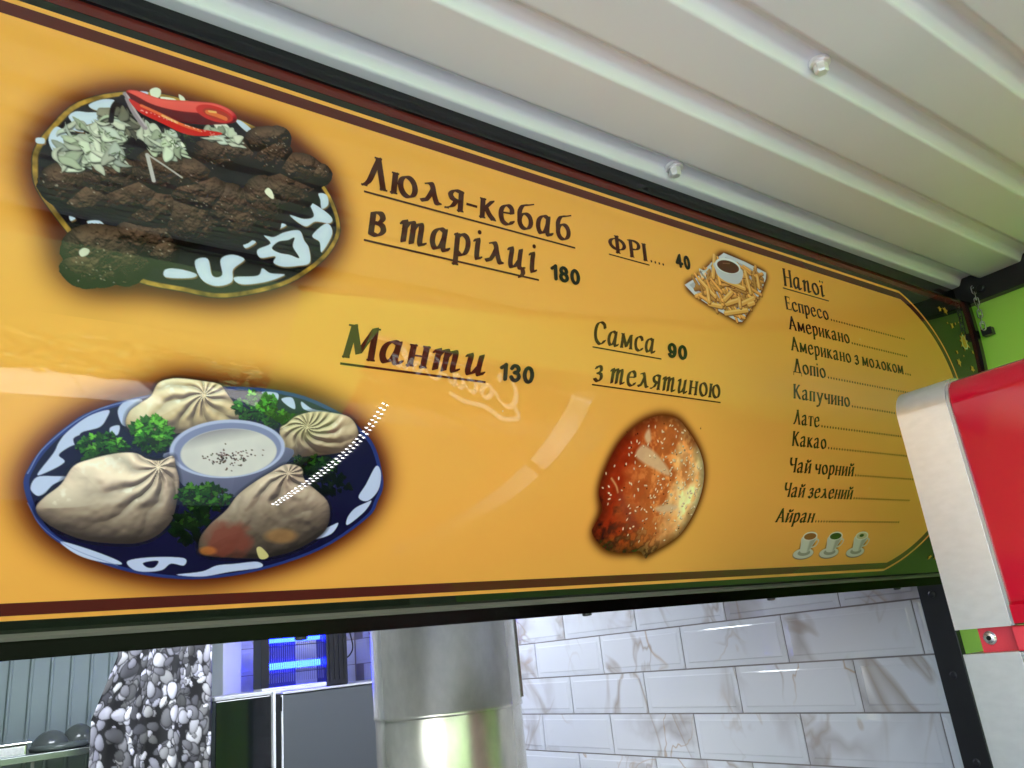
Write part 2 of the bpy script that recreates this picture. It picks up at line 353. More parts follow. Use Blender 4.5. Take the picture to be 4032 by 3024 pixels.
def lettering(name, text, style, x0, x1, base, cap, material, off=.0011, dots_to=None, bold=1.0, extrude=0.0, parent=None):
    """one printed line: its baseline at `base`, capitals `cap` tall, filling x0..x1 along the sheet"""
    k = cap / 68.0; skew = {'slant': .13, 'upright': 0.0, 'digit': 0.0, 'lean': .12}[style]
    gs = 'slant' if style == 'slant' else ('digit' if style == 'digit' else 'upright')
    pen = 0.0; items = []
    for ch in text:
        if ch == ' ': pen += 22; continue
        v, t = glyph(ch, gs); lo, hi = v[:, 0].min(), v[:, 0].max()
        items.append((v + np.array([pen - lo, 0]), t)); pen += hi - lo + (5.5 if style != 'digit' else 8)
    allv = []; allf = []
    for v, t in items:
        n = sum(len(a) for a in allv); w = v.copy(); w[:, 0] += skew * w[:, 1]; allv.append(w); allf += [tuple(i + n for i in f) for f in t]
    A = np.concatenate(allv); lo, hi = A[:, 0].min(), A[:, 0].max()
    X = x0 + (A[:, 0] - lo) / (hi - lo) * (x1 - x0); S = base - A[:, 1] * k
    P = [tuple(p) for p in surf(X, S, off)]
    if dots_to:
        step = .0068; x = x1 + .006
        while x < dots_to:
            n = len(P); P += [tuple(surf(x + .0014 * math.cos(a), base - .0016 + .0018 * math.sin(a), off)) for a in [j * math.pi / 4 for j in range(8)]]
            allf.append(tuple(range(n, n + 8))); x += step
    me = pyd(P, allf)
    bm = bmesh.new(); bm.from_mesh(me); bmesh.ops.recalc_face_normals(bm, faces=bm.faces[:])
    for f in bm.faces:
        if f.normal.y > 0: f.normal_flip()
    if extrude:
        r = bmesh.ops.extrude_face_region(bm, geom=bm.faces[:]); 
        for v in [e for e in r['geom'] if isinstance(e, bmesh.types.BMVert)]: v.co += Vector((0, -extrude, 0))
    bm.to_mesh(me); bm.free()
    return link(name, me, material, parent or board)
def underline(x0, x1, s, t=.0021):
    link('underline', rows(lambda q: (x0, x1), s - t / 2, s + t / 2, .0011, 1, 8), M['ink'], board)

for txt, sty, x0, x1, b, c in [('Люля-кебаб', 'slant', .287, .545, .0742, .0335), ('в тарілці', 'slant', .294, .490, .1215, .0335), ('Манти', 'slant', .275, .427, .2392, .0300),
                               ('Самса', 'slant', .568, .664, .1860, .0245), ('з телятиною', 'slant', .568, .780, .2278, .0245), ('Напої', 'slant', .934, 1.036, .0505, .0270)]:
    lettering('dish_name', txt, sty, x0, x1, b, c, M['ink'])
lettering('dish_name', 'ФРІ', 'upright', .598, .661, .0722, .0225, M['ink'], dots_to=.694)
for x0, x1, s in [(.290, .546, .0803), (.290, .492, .1287), (.274, .428, .2450), (.566, .674, .1910), (.567, .781, .2326), (.930, 1.041, .0552), (.597, .663, .0765)]:
    underline(x0, x1, s, .0021 if x0 < .5 else .0016)
for txt, x0, x1, b, dt, sty in [('Еспресо', .930, 1.033, .0868, 1.246, 'upright'), ('Американо', .930, 1.080, .1160, 1.246, 'upright'), ('Американо з молоком', .930, 1.226, .1460, 1.248, 'upright'),
                                ('Допіо', .932, 1.009, .1765, 1.246, 'upright'), ('Капучино', .931, 1.068, .2126, 1.248, 'upright'), ('Лате', .932, .993, .2475, 1.250, 'upright'), ('Какао', .933, 1.013, .2770, 1.252, 'upright'),
                                ('Чай чорний', .933, 1.090, .3130, 1.264, 'upright'), ('Чай зелений', .931, 1.098, .3475, 1.262, 'upright'), ('Айран', .929, 1.017, .3840, 1.253, 'upright')]:
    lettering('drink_line', txt, sty, x0, x1, b, .0195, M['ink'], dots_to=dt)
for txt, x0, x1, b, h in [('180', .508, .549, .1250, .0185), ('130', .4435, .4865, .2415, .0185), ('40', .7105, .7365, .0690, .0195), ('90', .6845, .7175, .1880, .0185)]:
    lettering('price', txt, 'digit', x0, x1, b, h, M['digit'], off=.0012, extrude=.0012)

# gold flowers printed on the dark ends of the sheet
def petals(cx, cs, r, n, inner=.5, rot=0.0):
    P = [surf(cx, cs, .0009)]; m = 2 * n
    for k in range(m):
        a = 2 * math.pi * k / m + rot; q = r * (1.0 + .18 * math.sin(5 * k + cx * 90)) if k % 2 == 0 else r * inner; P.append(surf(cx + q * math.cos(a), cs + q * math.sin(a), .0009))
    return pyd(P, [(0, 1 + (k + 1) % m, 1 + k) for k in range(m)])
for cx, cs, r, n in [(1.4585, .0592, .0185, 9), (1.3972, .0058, .0065, 5), (1.4168, .0059, .0085, 5), (1.4227, .0831, .0042, 4), (1.4228, .1015, .0080, 5), (1.4842, .0747, .0042, 4), (1.4275, .0330, .0065, 4), (1.4420, .0270, .0036, 4),
                     (1.4120, .0300, .0024, 4), (1.4560, .0220, .0022, 4), (1.4450, .0870, .0024, 4), (1.4700, .1080, .0075, 5), (1.4800, .1500, .0100, 6), (1.4480, .1600, .0060, 5), (1.4585, .4080, .0170, 9), (1.3950, .4480, .0060, 5), (1.4150, .4470, .0080, 5), (1.4250, .3850, .0060, 5)]:
    link('printed_flower', petals(cx, cs, r, n, .55, cx * 7), M['gold'], board)
q = [(1.4585 + .0098 * math.sin(a) * (1 - .35 * math.cos(a)) , .0592 - .014 * math.cos(a)) for a in np.linspace(0, 2 * math.pi, 28)]
pv = []; 
for (x, s) in q:
    dx, ds = x - 1.4585, s - .0592
    pv.append(surf(x, s, .0011)); pv.append(surf(1.4585 + dx * .80, .0592 + ds * .84, .0011))
link('printed_leaf_outline', pyd(pv, [(2 * k, 2 * k + 1, 2 * k + 3, 2 * k + 2) for k in range(27)]), M['palegreen'], board)

# ------------------------------------------------------------------ printed dish pictures (ink laid down point by point on a fine sheet)
rng = np.random.default_rng(7)
def noise(shape, cell, octaves=4, seed=0):
    r = np.random.default_rng(seed); out = np.zeros(shape); amp = 1.0; tot = 0
    for o in range(octaves):
        c = max(1.5, cell / 2 ** o); gy, gx = int(shape[0] / c) + 3, int(shape[1] / c) + 3
        g = r.random((gy, gx)); y = np.arange(shape[0]) / c; x = np.arange(shape[1]) / c
        yi, xi = y.astype(int), x.astype(int); fy, fx = y - yi, x - xi; fy = fy * fy * (3 - 2 * fy); fx = fx * fx * (3 - 2 * fx)
        a = g[np.ix_(yi, xi)] * (1 - fx) + g[np.ix_(yi, xi + 1)] * fx; b = g[np.ix_(yi + 1, xi)] * (1 - fx) + g[np.ix_(yi + 1, xi + 1)] * fx
        out += amp * (a * (1 - fy[:, None]) + b * fy[:, None]); tot += amp; amp *= .5
    return out / tot
def blur(a, r, n=3):
    for _ in range(n):
        for ax in (0, 1):
            p = [(0, 0), (0, 0)]; p[ax] = (r + 1, r); c = np.cumsum(np.pad(a, p, mode='edge'), ax)
            k = 2 * r + 1
            a = (c[k:] - c[:-k]) / k if ax == 0 else (c[:, k:] - c[:, :-k]) / k
    return a
class Art:
    """a rectangle of the sheet, millimetres, with an ink colour at every grid point"""
    def __init__(s, x0, y0, x1, y1, d, base=YELLOW):
        s.x0, s.y0, s.d = x0, y0, d; s.nx, s.ny = int((x1 - x0) / d) + 1, int((y1 - y0) / d) + 1
        s.x = x0 + np.arange(s.nx) * d; s.y = y0 + np.arange(s.ny) * d
        s.rgb = np.empty((s.ny, s.nx, 3)); s.rgb[:] = base; s.shape = (s.ny, s.nx)
    def win(s, xa, xb, ya, yb, pad=2.0):
        i0 = max(0, int((xa - pad - s.x0) / s.d)); i1 = min(s.nx, int((xb + pad - s.x0) / s.d) + 2)
        j0 = max(0, int((ya - pad - s.y0) / s.d)); j1 = min(s.ny, int((yb + pad - s.y0) / s.d) + 2)
        return slice(j0, j1), slice(i0, i1)
    def sdf(s, pts, w):
        P = np.array(pts, float); X, Y = np.meshgrid(s.x[w[1]], s.y[w[0]]); d2 = np.full(X.shape, 1e9); ins = np.zeros(X.shape, bool)
        for (ax, ay), (bx, by) in zip(P, np.roll(P, -1, 0)):
            ex, ey = bx - ax, by - ay; px_, py_ = X - ax, Y - ay
            t = np.clip((px_ * ex + py_ * ey) / (ex * ex + ey * ey + 1e-12), 0, 1)
            d2 = np.minimum(d2, (px_ - t * ex) ** 2 + (py_ - t * ey) ** 2)
            c = ((ay > Y) != (by > Y)) & (X < ex * (Y - ay) / (by - ay + 1e-12) + ax); ins ^= c
        return np.where(ins, -1, 1) * np.sqrt(d2)
    def poly(s, pts, col, a=1.0, soft=.7, curve=True, pad=2.0):
        if curve: pts = catmull(pts, 5, True)
        P = np.array(pts, float); w = s.win(P[:, 0].min(), P[:, 0].max(), P[:, 1].min(), P[:, 1].max(), pad)
        if w[0].stop <= w[0].start or w[1].stop <= w[1].start: return w, None
        d = s.sdf(P, w); s.lay(w, np.clip(.5 - d / soft, 0, 1) * a, col); return w, d
    def lay(s, w, al, col):
        c = np.asarray(col, float); r = s.rgb[w]; s.rgb[w] = r + (c - r) * al[..., None]
    def local(s, e):
        cx, cy, ax, ay, bx, by = e; rx, ry = math.hypot(ax, bx), math.hypot(ay, by)
        w = s.win(cx - rx, cx + rx, cy - ry, cy + ry); X, Y = np.meshgrid(s.x[w[1]] - cx, s.y[w[0]] - cy)
        det = ax * by - ay * bx; return w, (X * by - Y * bx) / det, (Y * ax - X * ay) / det, min(math.hypot(ax, ay), math.hypot(bx, by))
    def ell(s, e, col, a=1.0, soft=.7):
        w, u, v, r = s.local(e); d = (np.hypot(u, v) - 1) * r; s.lay(w, np.clip(.5 - d / soft, 0, 1) * a, col); return w, u, v
    def stroke(s, pts, wd, col, a=1.0, soft=.7):
        P = np.array(catmull(pts, 6) if len(pts) > 2 else pts, float); w = s.win(P[:, 0].min(), P[:, 0].max(), P[:, 1].min(), P[:, 1].max(), wd + 2)
        if w[0].stop <= w[0].start or w[1].stop <= w[1].start: return
        X, Y = np.meshgrid(s.x[w[1]], s.y[w[0]]); d2 = np.full(X.shape, 1e9)
        for (ax, ay), (bx, by) in zip(P, P[1:]):
            ex, ey = bx - ax, by - ay; t = np.clip(((X - ax) * ex + (Y - ay) * ey) / (ex * ex + ey * ey + 1e-9), 0, 1)
            d2 = np.minimum(d2, (X - ax - t * ex) ** 2 + (Y - ay - t * ey) ** 2)
        s.lay(w, np.clip(.5 - (np.sqrt(d2) - wd / 2) / soft, 0, 1) * a, col)
    def halo(s, mask, r, col, k=1.25, shift=0):
        h = np.clip(blur(mask, int(r / s.d)) * k, 0, 1); h = h * h * (3 - 2 * h); s.lay((slice(None), slice(None)), h * .93, col)
    def mask(s, polys=(), ells=(), curve=True):
        m = np.zeros(s.shape)
        for p in polys:
            q = np.array(catmull(p, 5, True) if curve else p); w = s.win(q[:, 0].min(), q[:, 0].max(), q[:, 1].min(), q[:, 1].max()); m[w] = np.maximum(m[w], s.sdf(q, w) < 0)
        for e in ells:
            w, u, v, r = s.local(e); m[w] = np.maximum(m[w], np.hypot(u, v) < 1)
        return m
    def shade(s, w, h, al, lo, mid, hi, light=(-.35, -.6, .72), gain=1.0, tint=None):
        gy, gx = np.gradient(h, s.d); n = np.sqrt(gx * gx + gy * gy + 1); l = (-gx * light[0] - gy * light[1] + light[2]) / n
        t = np.clip(l * gain, 0, 1)[..., None]; lo, mid, hi = (np.asarray(c, float) for c in (lo, mid, hi))
        c = np.where(t < .5, lo + (mid - lo) * t * 2, mid + (hi - mid) * (t * 2 - 1))
        if tint is not None: c = c * tint[..., None]
        s.lay(w, al, c); return l
    def build(s, name, label=None, off=.0008):
        X, S = np.meshgrid(s.x / 1000, s.y / 1000); P = surf(X.ravel(), S.ravel(), off).astype(np.float32)
        i = np.arange(s.nx * s.ny).reshape(s.shape); q = np.stack([i[:-1, :-1], i[1:, :-1], i[1:, 1:], i[:-1, 1:]], -1).reshape(-1, 4)
        me = bpy.data.meshes.new('m'); me.vertices.add(len(P)); me.vertices.foreach_set('co', P.ravel()); me.loops.add(q.size); me.polygons.add(len(q))
        me.loops.foreach_set('vertex_index', q.ravel().astype(np.int32)); me.polygons.foreach_set('loop_start', np.arange(0, q.size, 4, dtype=np.int32))
        me.polygons.foreach_set('use_smooth', np.ones(len(q), bool)); me.update(calc_edges=True)
        c = np.ones((len(P), 4), np.float32); c[:, :3] = lin(np.clip(s.rgb, 0, 255)).reshape(-1, 3)
        at = me.color_attributes.new('ink', 'FLOAT_COLOR', 'POINT'); at.data.foreach_set('color', c.ravel())
        o = link(name, me, M['picture'], board)
        if label: o['label'] = label
        return o

# ---- minced kebab on a dark plate with white ornament
A = Art(-14, 12, 300, 236, .5)
plate = [(29.3,128.2),(30.1,115.1),(37.2,97.2),(54,69.5),(86.1,48.3),(124.2,39.4),(187.6,45.3),(223.5,62.6),(253.6,87.5),(267.1,118.7),(262.3,141.2),(245.3,164.1),(216.7,186.7),(171.5,204.3),(138.1,204.9),(105.4,203.2),(72.6,190.9),(56.5,175.9),(34.1,148.1)]
chunks = [(51.1,138.5,17.8,-4.8,1.5,17.4),(81.2,126.4,22.8,-6.3,1.5,19.5),(115.7,111.2,22.2,-6.3,1.3,20.5),(138.7,108.9,18.4,-5.2,1,18.2),(164.2,80.9,27.3,-8.4,0.7,17.9),(196.2,56.9,18.2,-5.9,0.2,15.1),(207.5,53.2,13.6,-4.4,0.2,14.5),(204.8,68.4,16.9,-5.2,0.4,20.4),(231,76.4,23.6,2.4,-5.1,17.2),(245.2,76.3,13.6,-3.9,0.1,12),(219.8,99.8,24.3,-6.6,0.5,21.3),(197.9,117.6,18.2,-10,7.8,25.1),(166.4,130,24.3,-6.1,1.3,23.8),(139.7,146.2,22.1,3.6,-5.9,24.5),(112.1,144.9,21.8,-5.4,1.3,18.4),(68.6,146.7,17.8,-4.6,1.2,13.8),(94.4,138.7,24.4,-6.3,1.3,16.9),(146.9,122.2,24.7,-6.5,1,18.1),(77.2,183.8,25.3,-5.4,1.8,20.1),(73.2,198.1,19.8,-3.9,1.5,15.6),(82.2,202.5,12.7,-2.4,0.9,9.7),(108.3,170.7,24.8,-5.4,1.6,19.1),(121.6,177,12.7,-2.7,1,12.8),(94,187.8,22.9,-4.7,1.8,19.8),(43.6,135.5,9,-2.5,0.8,9.3),(180.1,140.8,14.4,-3.4,0.9,16.8)]
mk = A.mask([plate], chunks)
A.halo(mk, 16, (66, 16, 4), 1.75)
A.poly(plate, (24, 20, 26))
w, d = A.poly(plate, (24, 20, 26))
al = np.clip(1 - np.abs(d + 2.2) / 2.3, 0, 1); nz = noise(al.shape, 16, 3, 3)
A.lay(w, np.clip(al * 2.2, 0, 1), np.array((196, 150, 62)) * (0.35 + .9 * nz)[..., None])
for P in [[(61.6,69.6),(71,61.2),(79.4,59.6),(77.1,68.4),(67.3,72.5)], [(49.2,83.7),(53.5,78.1),(61,76.2),(68.5,74.2),(70,79.4),(63.8,85.6),(57.6,89.1),(60.1,93.7),(51.6,93.8),(51.7,88.3)], [(38.1,107.4),(40.3,97.5),(44.3,94.8),(51.1,102),(49,114.6),(42.9,116.4)],
          [(96.5,44.4),(102.4,43.3),(100.8,47.3),(97.8,47.7)], [(171.9,45.9),(176.6,44.3),(186.3,50.5),(180.9,53.2)], [(246.1,94.3),(253.7,93.8),(255.3,102.9),(249.3,108.3),(247.7,100.2)],
          [(238.1,105.5),(249.3,108.3),(258.8,114.5),(257.1,120.3),(243.7,122),(234.3,128.7),(220.4,121.6),(233.4,121.9),(242.1,117)], [(241.2,135.4),(254.1,121),(259.7,129.7),(250.5,149),(248,139.9)],
          [(199.1,145),(207.3,144.6),(216.8,138),(229.4,133.6),(234.1,141.5),(238.7,147.8),(240,160.8),(229.5,165.8),(217,169),(208.5,167.2),(209.6,161.3),(197.5,165.2),(194.4,158.8),(204.9,150.9)],
          [(145.7,178.6),(155.3,174.6),(160,187.7),(167.4,185.6),(165.3,173.2),(173.8,167.3),(184.4,169.3),(176,179.2),(175.5,190.2),(163.2,195.8),(151.6,192)], [(124.9,189.2),(135.4,187.2),(147.7,188.7),(144.3,192.7),(125.5,195.6)],
          [(177.1,185.8),(195.8,180.9),(199.4,173.9),(206.4,176.7),(218.8,175.8),(202.9,185.1),(183.3,190.7)], [(208.1,131.3),(217.9,131.2),(211.1,136.4)], [(182.3,155.8),(188.7,151.6),(192.7,152.8),(185.1,159.4)], [(56.3,162.4),(60.5,163.2),(57.6,165.8)], [(68,164),(76.3,161.3),(81.1,166.6),(74.8,168.6)],
          [(30.5,107.9),(35.4,106.7),(35.8,110.8),(30.8,111.7)]]:
    P2 = [(x + .8, y + .9) for x, y in P]; A.poly(P2, (150, 112, 60), .7)
    w, d = A.poly(P, (196, 208, 236))
    if d is not None: A.lay(w, np.clip(-d / 5, 0, 1) * .35, (226, 232, 246))
A.poly([(206.5,154.8),(211.6,147.9),(219.9,144.6),(225.4,141.2),(224.4,149.5),(230.5,158.4),(221.9,157.3),(213.5,157.6)], (20, 16, 22))
H = np.zeros(A.shape); n1 = noise(A.shape, 26, 4, 11); n2 = noise(A.shape, 7, 3, 12)
for e in chunks:
    w, u, v, r = A.local(e); q = u * u + v * v + (n1[w] - .5) * .45
    H[w] = np.maximum(H[w], np.sqrt(np.clip(1 - q, 0, 1)) * (10 + 3 * rng.random()))
Hm = np.clip(H / 1.6, 0, 1)
Ht = H * 1.25 + 3.4 * np.abs(n1 - .5) * 2 + 1.5 * n2 + .35 * noise(A.shape, 3, 2, 13)
full = (slice(None), slice(None))
A.shade(full, Ht, Hm, (17, 12, 10), (54, 37, 29), (132, 100, 82), light=(-.2, -.75, .6), gain=.92, tint=.44 + .5 * np.clip(blur(H, 8, 2) / 9, 0, 1))
for k in range(120):
    e = chunks[rng.integers(len(chunks))]; a, r = rng.random() * 6.28, math.sqrt(rng.random()) * .8
    x = e[0] + e[2] * r * math.cos(a) + e[4] * r * math.sin(a); y = e[1] + e[3] * r * math.cos(a) + e[5] * r * math.sin(a)
    A.ell((x, y, .4 + .5 * rng.random(), .2, -.1, .35 + .3 * rng.random()), (205, 192, 180), .55)
def shreds(A, cx, cy, rx, ry, n, cols, lmin=6, lmax=18, wd=1.6):
    for k in range(n):
        a, r = rng.random() * 6.28, math.sqrt(rng.random()); x, y = cx + rx * r * math.cos(a), cy + ry * r * math.sin(a)
        t = rng.normal(.3, .9); L_ = rng.uniform(lmin, lmax) / 2; b = rng.normal(0, 2.5); ww = wd * rng.uniform(.35, 1.9)
        c = np.array(cols[rng.integers(len(cols))]) * rng.uniform(.72, 1.08); ct, s_ = math.cos(t), math.sin(t); P = []
        for u in (-1, -.55, .1, .6, 1): P.append((u * L_, b * (1 - u * u) - ww * (1 - abs(u) ** 2.4) * rng.uniform(.6, 1.3)))
        for u in (.7, .2, -.4, -.8): P.append((u * L_, b * (1 - u * u) + ww * (1 - abs(u) ** 2.4) * rng.uniform(.6, 1.3)))
        P = [(x + p * ct - q * s_, y + p * s_ + q * ct) for p, q in P]
        A.poly([(p + .7, q + 1.0) for p, q in P], c * .25, .7, 1.4); w, d = A.poly(P, c * .86)
        if d is not None: A.lay(w, np.clip(-d / 1.6, 0, 1) * .55, np.minimum(255, c * 1.16))
CB = [(222, 224, 212), (206, 212, 198), (184, 192, 172), (230, 230, 218), (198, 204, 200)]
for (cx, cy, ax, ay, bx, by) in [(85.5,75.5,10.1,-3.4,1,15.4)]:
    shreds(A, cx, cy, 14, 11, 26, [(120, 116, 104), (140, 134, 120), (96, 92, 84)], 8, 16, 2.4)
for (cx, cy, ax, ay, bx, by), n in zip([(65.9,98.7,21.3,-6.7,1.2,15.9),(61.4,110.8,17.8,-5.4,0.7,9.1),(52.6,120,9.2,-2.7,0.4,5.1),(115.2,82.9,15.4,-4.9,0.5,10),(116.8,89.6,15.4,-4.8,0.3,5.6),(162.3,64.7,14.4,-4.7,0.3,9.1),(79.4,86,13.2,-4.3,0.6,8.2),(80.8,106.3,14.2,-4.3,0.4,5.3)], (44, 34, 14, 34, 18, 20, 18, 16)):
    shreds(A, cx, cy, abs(ax) * .95, abs(by) * .95, n, CB, 7, 18, 2.5)
for P in [[(103.5,41),(108.1,36.5),(111.8,37.9),(110.9,44.4),(106.2,47.6)], [(112.1,43.9),(121.8,41.8),(123.2,44.4),(113.4,46.8)], [(125.4,36.6),(129.2,37.6),(130.5,40.5),(126.8,41.6)]]: A.poly(P, (226, 228, 214))
for k in range(46):
    e = [(73.4,96.3,21.6,-6.9,1.2,16.1),(123.5,77.4,14.5,-4.7,0.4,8.7),(131.8,71.7,7.4,-2.4,0.2,4.4)][k % 3]; a, r = rng.random() * 6.28, math.sqrt(rng.random())
    x = e[0] + e[2] * r * math.cos(a); y = e[1] + e[5] * r * math.sin(a); t = rng.random() * 3
    A.stroke([(x, y), (x + 3 * math.cos(t), y + 3 * math.sin(t))], .6, (52, 74, 34), .85)
A.stroke([(86.3,51.2),(92.9,64.3),(101.7,75.8)], 4.2, (150, 134, 148)); A.stroke([(87.4,50.8),(94,63.2),(102.2,74.2)], 1.6, (186, 172, 184))
A.stroke([(84.2,54.2),(78.6,65),(77.7,78.1)], 3.6, (24, 18, 22))
A.stroke([(104.9,99),(107.9,109.3),(110.9,119.5)], 3.0, (188, 180, 186)); A.stroke([(105.5,98.8),(117.7,104.3),(131.4,111)], 1.5, (178, 170, 172))
ch1 = [(86.8,49.1),(94.1,44.8),(112.2,45.7),(136.8,39.1),(153.6,34.9),(165.6,36),(172.2,41),(169.9,48.2),(150.3,56.7),(131.4,61.1),(112.9,61),(98.4,58.2)]
w, d = A.poly(ch1, (160, 18, 30))
if d is not None:
    A.shade(w, np.sqrt(np.clip(-d, 0, 30)) * 4, np.clip(.5 - d, 0, 1), (92, 6, 14), (176, 20, 32), (238, 92, 84), light=(-.1, -.8, .6))
A.ell([(154.5,44.8,15,0.5,-1.7,7.5)][0], (206, 44, 40)); A.ell([(156.2,45,11.3,0.4,-1.1,4.9)][0], (176, 52, 38)); A.stroke([(148.6,45.4),(156.5,45.7),(163.1,46.5)], 4, (226, 110, 52)); A.stroke([(149.9,44.1),(155.1,43.1)], 2, (240, 180, 100))
A.poly([(88.8,54),(100.7,57.4),(119,62.3),(137.8,64),(159.9,61.2),(155.8,65.3),(134.3,71.8),(113.2,67.8),(96.3,63.1)], (206, 38, 36)); A.stroke([(98.3,57.2),(112.9,60.2),(129,64),(142.9,65)], 2.6, (234, 104, 60)); A.stroke([(114.1,61),(125.2,63.4)], 2.0, (244, 176, 110))
for k in range(34):
    t = rng.random(); x0, y0 = [(97.4,61.5)][0]; x1, y1 = [(155.8,65)][0]; A.ell((x0 + (x1 - x0) * t + rng.normal(0, .8), y0 + (y1 - y0) * t * 1.02 + rng.normal(0, .6), .5, 0, 0, .4), (250, 214, 206), .8)
A.poly([(198.1,105.7),(200.7,101.2),(204.3,103.3),(206.2,109.5),(203.1,110)], (232, 228, 214)); A.poly([(64.9,187.6),(67.7,184.3),(71.5,185),(70.8,188.8),(66.8,191.1)], (206, 204, 192))
A.build('kebab_picture', 'printed picture of dark minced kebab on a plate with cabbage and red chilli')

# ---- steamed dumplings round a sauce bowl
A = Art(10, 243, 374, 455, .5)
pl2 = [(49.4,362.9),(50.9,346.4),(59.2,329.6),(70.4,316),(85.6,303.1),(124.1,287),(180.8,275.1),(235.9,275.1),(279.2,287.9),(303.3,302.5),(318.5,318.3),(331.4,348.8),(329.4,366.5),(322.7,382.8),(284.8,413.5),(231,433.9),(178.7,439.9),(128.5,431.2),(87.3,411.9),(63.3,392.3)]
d1 = [(58.6,378),(62.8,369.4),(72.1,359.3),(78.6,345.1),(90,338.9),(106.7,333.7),(119.4,333),(127.8,336.9),(137.2,337.9),(146.1,333.7),(149.3,341.7),(153.9,355),(154.4,371.8),(152.7,387.4),(143.7,400),(129.9,406.2),(111.6,406),(92.2,402.8),(75.4,395.2),(63.7,386.5)]
d2 = [(110.5,313.6),(110.4,302.4),(117.2,294.7),(124.2,288.4),(128.3,278),(137.1,273.5),(146.5,272.4),(157.6,272.7),(173.4,273.9),(179.9,279.9),(190.2,292.5),(191.6,303),(172.6,313.5),(151.8,314.9),(125.5,319.7)]
d3 = [(227.5,308),(232.9,301.3),(240,294.4),(254,289.3),(270.8,288.6),(288.4,291.2),(297.8,301.2),(298.4,311.2),(289.5,321.7),(259.7,327.5),(236.9,328)]
d4 = [(177.3,403.5),(183,390.5),(194.1,377.4),(200.9,364.5),(212.6,353),(226.5,342.8),(238.1,335.9),(251.5,338.5),(256.8,349.8),(280.3,367.6),(285.9,386.6),(280.3,400.8),(259.6,414.9),(234.8,421.5),(204.9,420.8),(181.8,416.9)]
mk = A.mask([pl2, d1, d2, d3, d4]); A.halo(mk, 16, (66, 16, 4), 1.75)
A.poly(pl2, (38, 52, 118)); w, d = A.poly([(190.5 + (x - 190.5) * .975, 357 + (y - 357) * .965) for x, y in pl2], (19, 18, 52))
for P in [[(71.9,319.3),(83.7,307.4),(96.4,301.5),(96,307.8),(91.9,315),(80.4,320),(80,326.9),(73.4,331.5),(68.2,337.3),(72.4,342.6),(60.6,351.4),(56.6,351.6),(64.6,336.1),(67.1,327.8)], [(102.7,301.6),(106.9,294.3),(118.1,291.5),(117.7,298.9),(110.4,302.4),(110.3,312.2),(106.4,311.1)],
          [(53.4,362.7),(56.4,354.3),(67.8,353.2),(76.1,353.6),(67.4,359.5),(62.5,366.6),(58,368.2)], [(77.8,404.1),(97,410.5),(118.9,420.7),(120.8,424.4),(100.9,419.9),(87.5,413.4)], [(126.3,421.3),(144,418.5),(167.9,419.9),(169.1,426.7),(158.8,424.7),(152.8,430.4),(140.6,431.6),(130.8,428.8)],
          [(164.9,435.1),(184.7,432.7),(195.6,427.5),(210.6,426.2),(229.1,424.9),(233.4,430.4),(207.5,434),(185.6,437.6)], [(302.8,382.9),(308.1,374),(317.8,368.5),(323,366.7),(317.9,377.4),(304.3,390.1)], [(309.5,363.4),(314.4,351.1),(321.2,333.6),(327.4,340.2),(327.8,355.9),(319.3,366.7)],
          [(207.9,277.1),(221.8,276.5),(221.1,283.6)], [(225.5,280.8),(234.8,279.1),(238.4,288.2),(230.9,285.8)], [(243.2,281.5),(253.7,286.9),(269,288),(257.4,289.8),(245.6,287.6)], [(271.3,399),(287,391.9),(295.1,388.3),(290.3,399),(274.2,404.3)], [(99.3,314.5),(105.3,312.6),(104.9,319.7),(99.9,319.3)]]:
    w, d = A.poly(P, (188, 196, 236))
A.poly([(137.9,423.3),(148.6,421.9),(146.8,427.7),(141.3,427.5)], (19, 18, 52)); A.poly([(76.1,324.4),(82.9,321.2),(85,328),(79.3,331.1)], (19, 18, 52)); A.poly([(69.2,335.9),(76.1,334.1),(74.4,339.7)], (19, 18, 52))
A.stroke([(50.4,351.8),(59.3,331),(85.7,304.2),(124.2,288.1)], .7, (150, 160, 210), .8); A.stroke([(53,373.9),(64.4,392.3),(87.1,410.3),(119.6,425.2)], .6, (120, 130, 190), .7)
def leaf_cluster(A, e, n, dark=1.0, size=(2.4, 5.0)):
    n = int(n * 2.1)
    cx, cy, ax, ay, bx, by = e
    for k in range(n):
        a, r = rng.random() * 6.28, math.sqrt(rng.random()) * .95; u, v = r * math.cos(a), r * math.sin(a)
        x, y = cx + ax * u + bx * v, cy + ay * u + by * v; sz = rng.uniform(*size); ph = math.atan2(v, u) + rng.normal(0, .5)
        c = np.array([(58, 118, 30), (36, 88, 22), (86, 150, 44), (22, 60, 18), (48, 104, 30)][rng.integers(5)]) * rng.uniform(.85, 1.4) * dark * (1.0 - .35 * (v > .3))
        pts = []
        for j in range(22):
            t = 2 * math.pi * j / 22; q = sz * (.34 + .62 * abs(math.cos(1.5 * t)) ** 1.5 + .13 * math.cos(9 * t)); pts.append((x + q * math.cos(t + ph), y + q * .8 * math.sin(t + ph)))
        A.poly([(p + .7, q + .9) for p, q in pts], c * .3, .7, .6, False); A.poly(pts, c, 1, .6, False)
        A.stroke([(x - sz * .5 * math.cos(ph), y - sz * .4 * math.sin(ph)), (x + sz * .7 * math.cos(ph), y + sz * .6 * math.sin(ph))], .5, c * 1.35, .7)
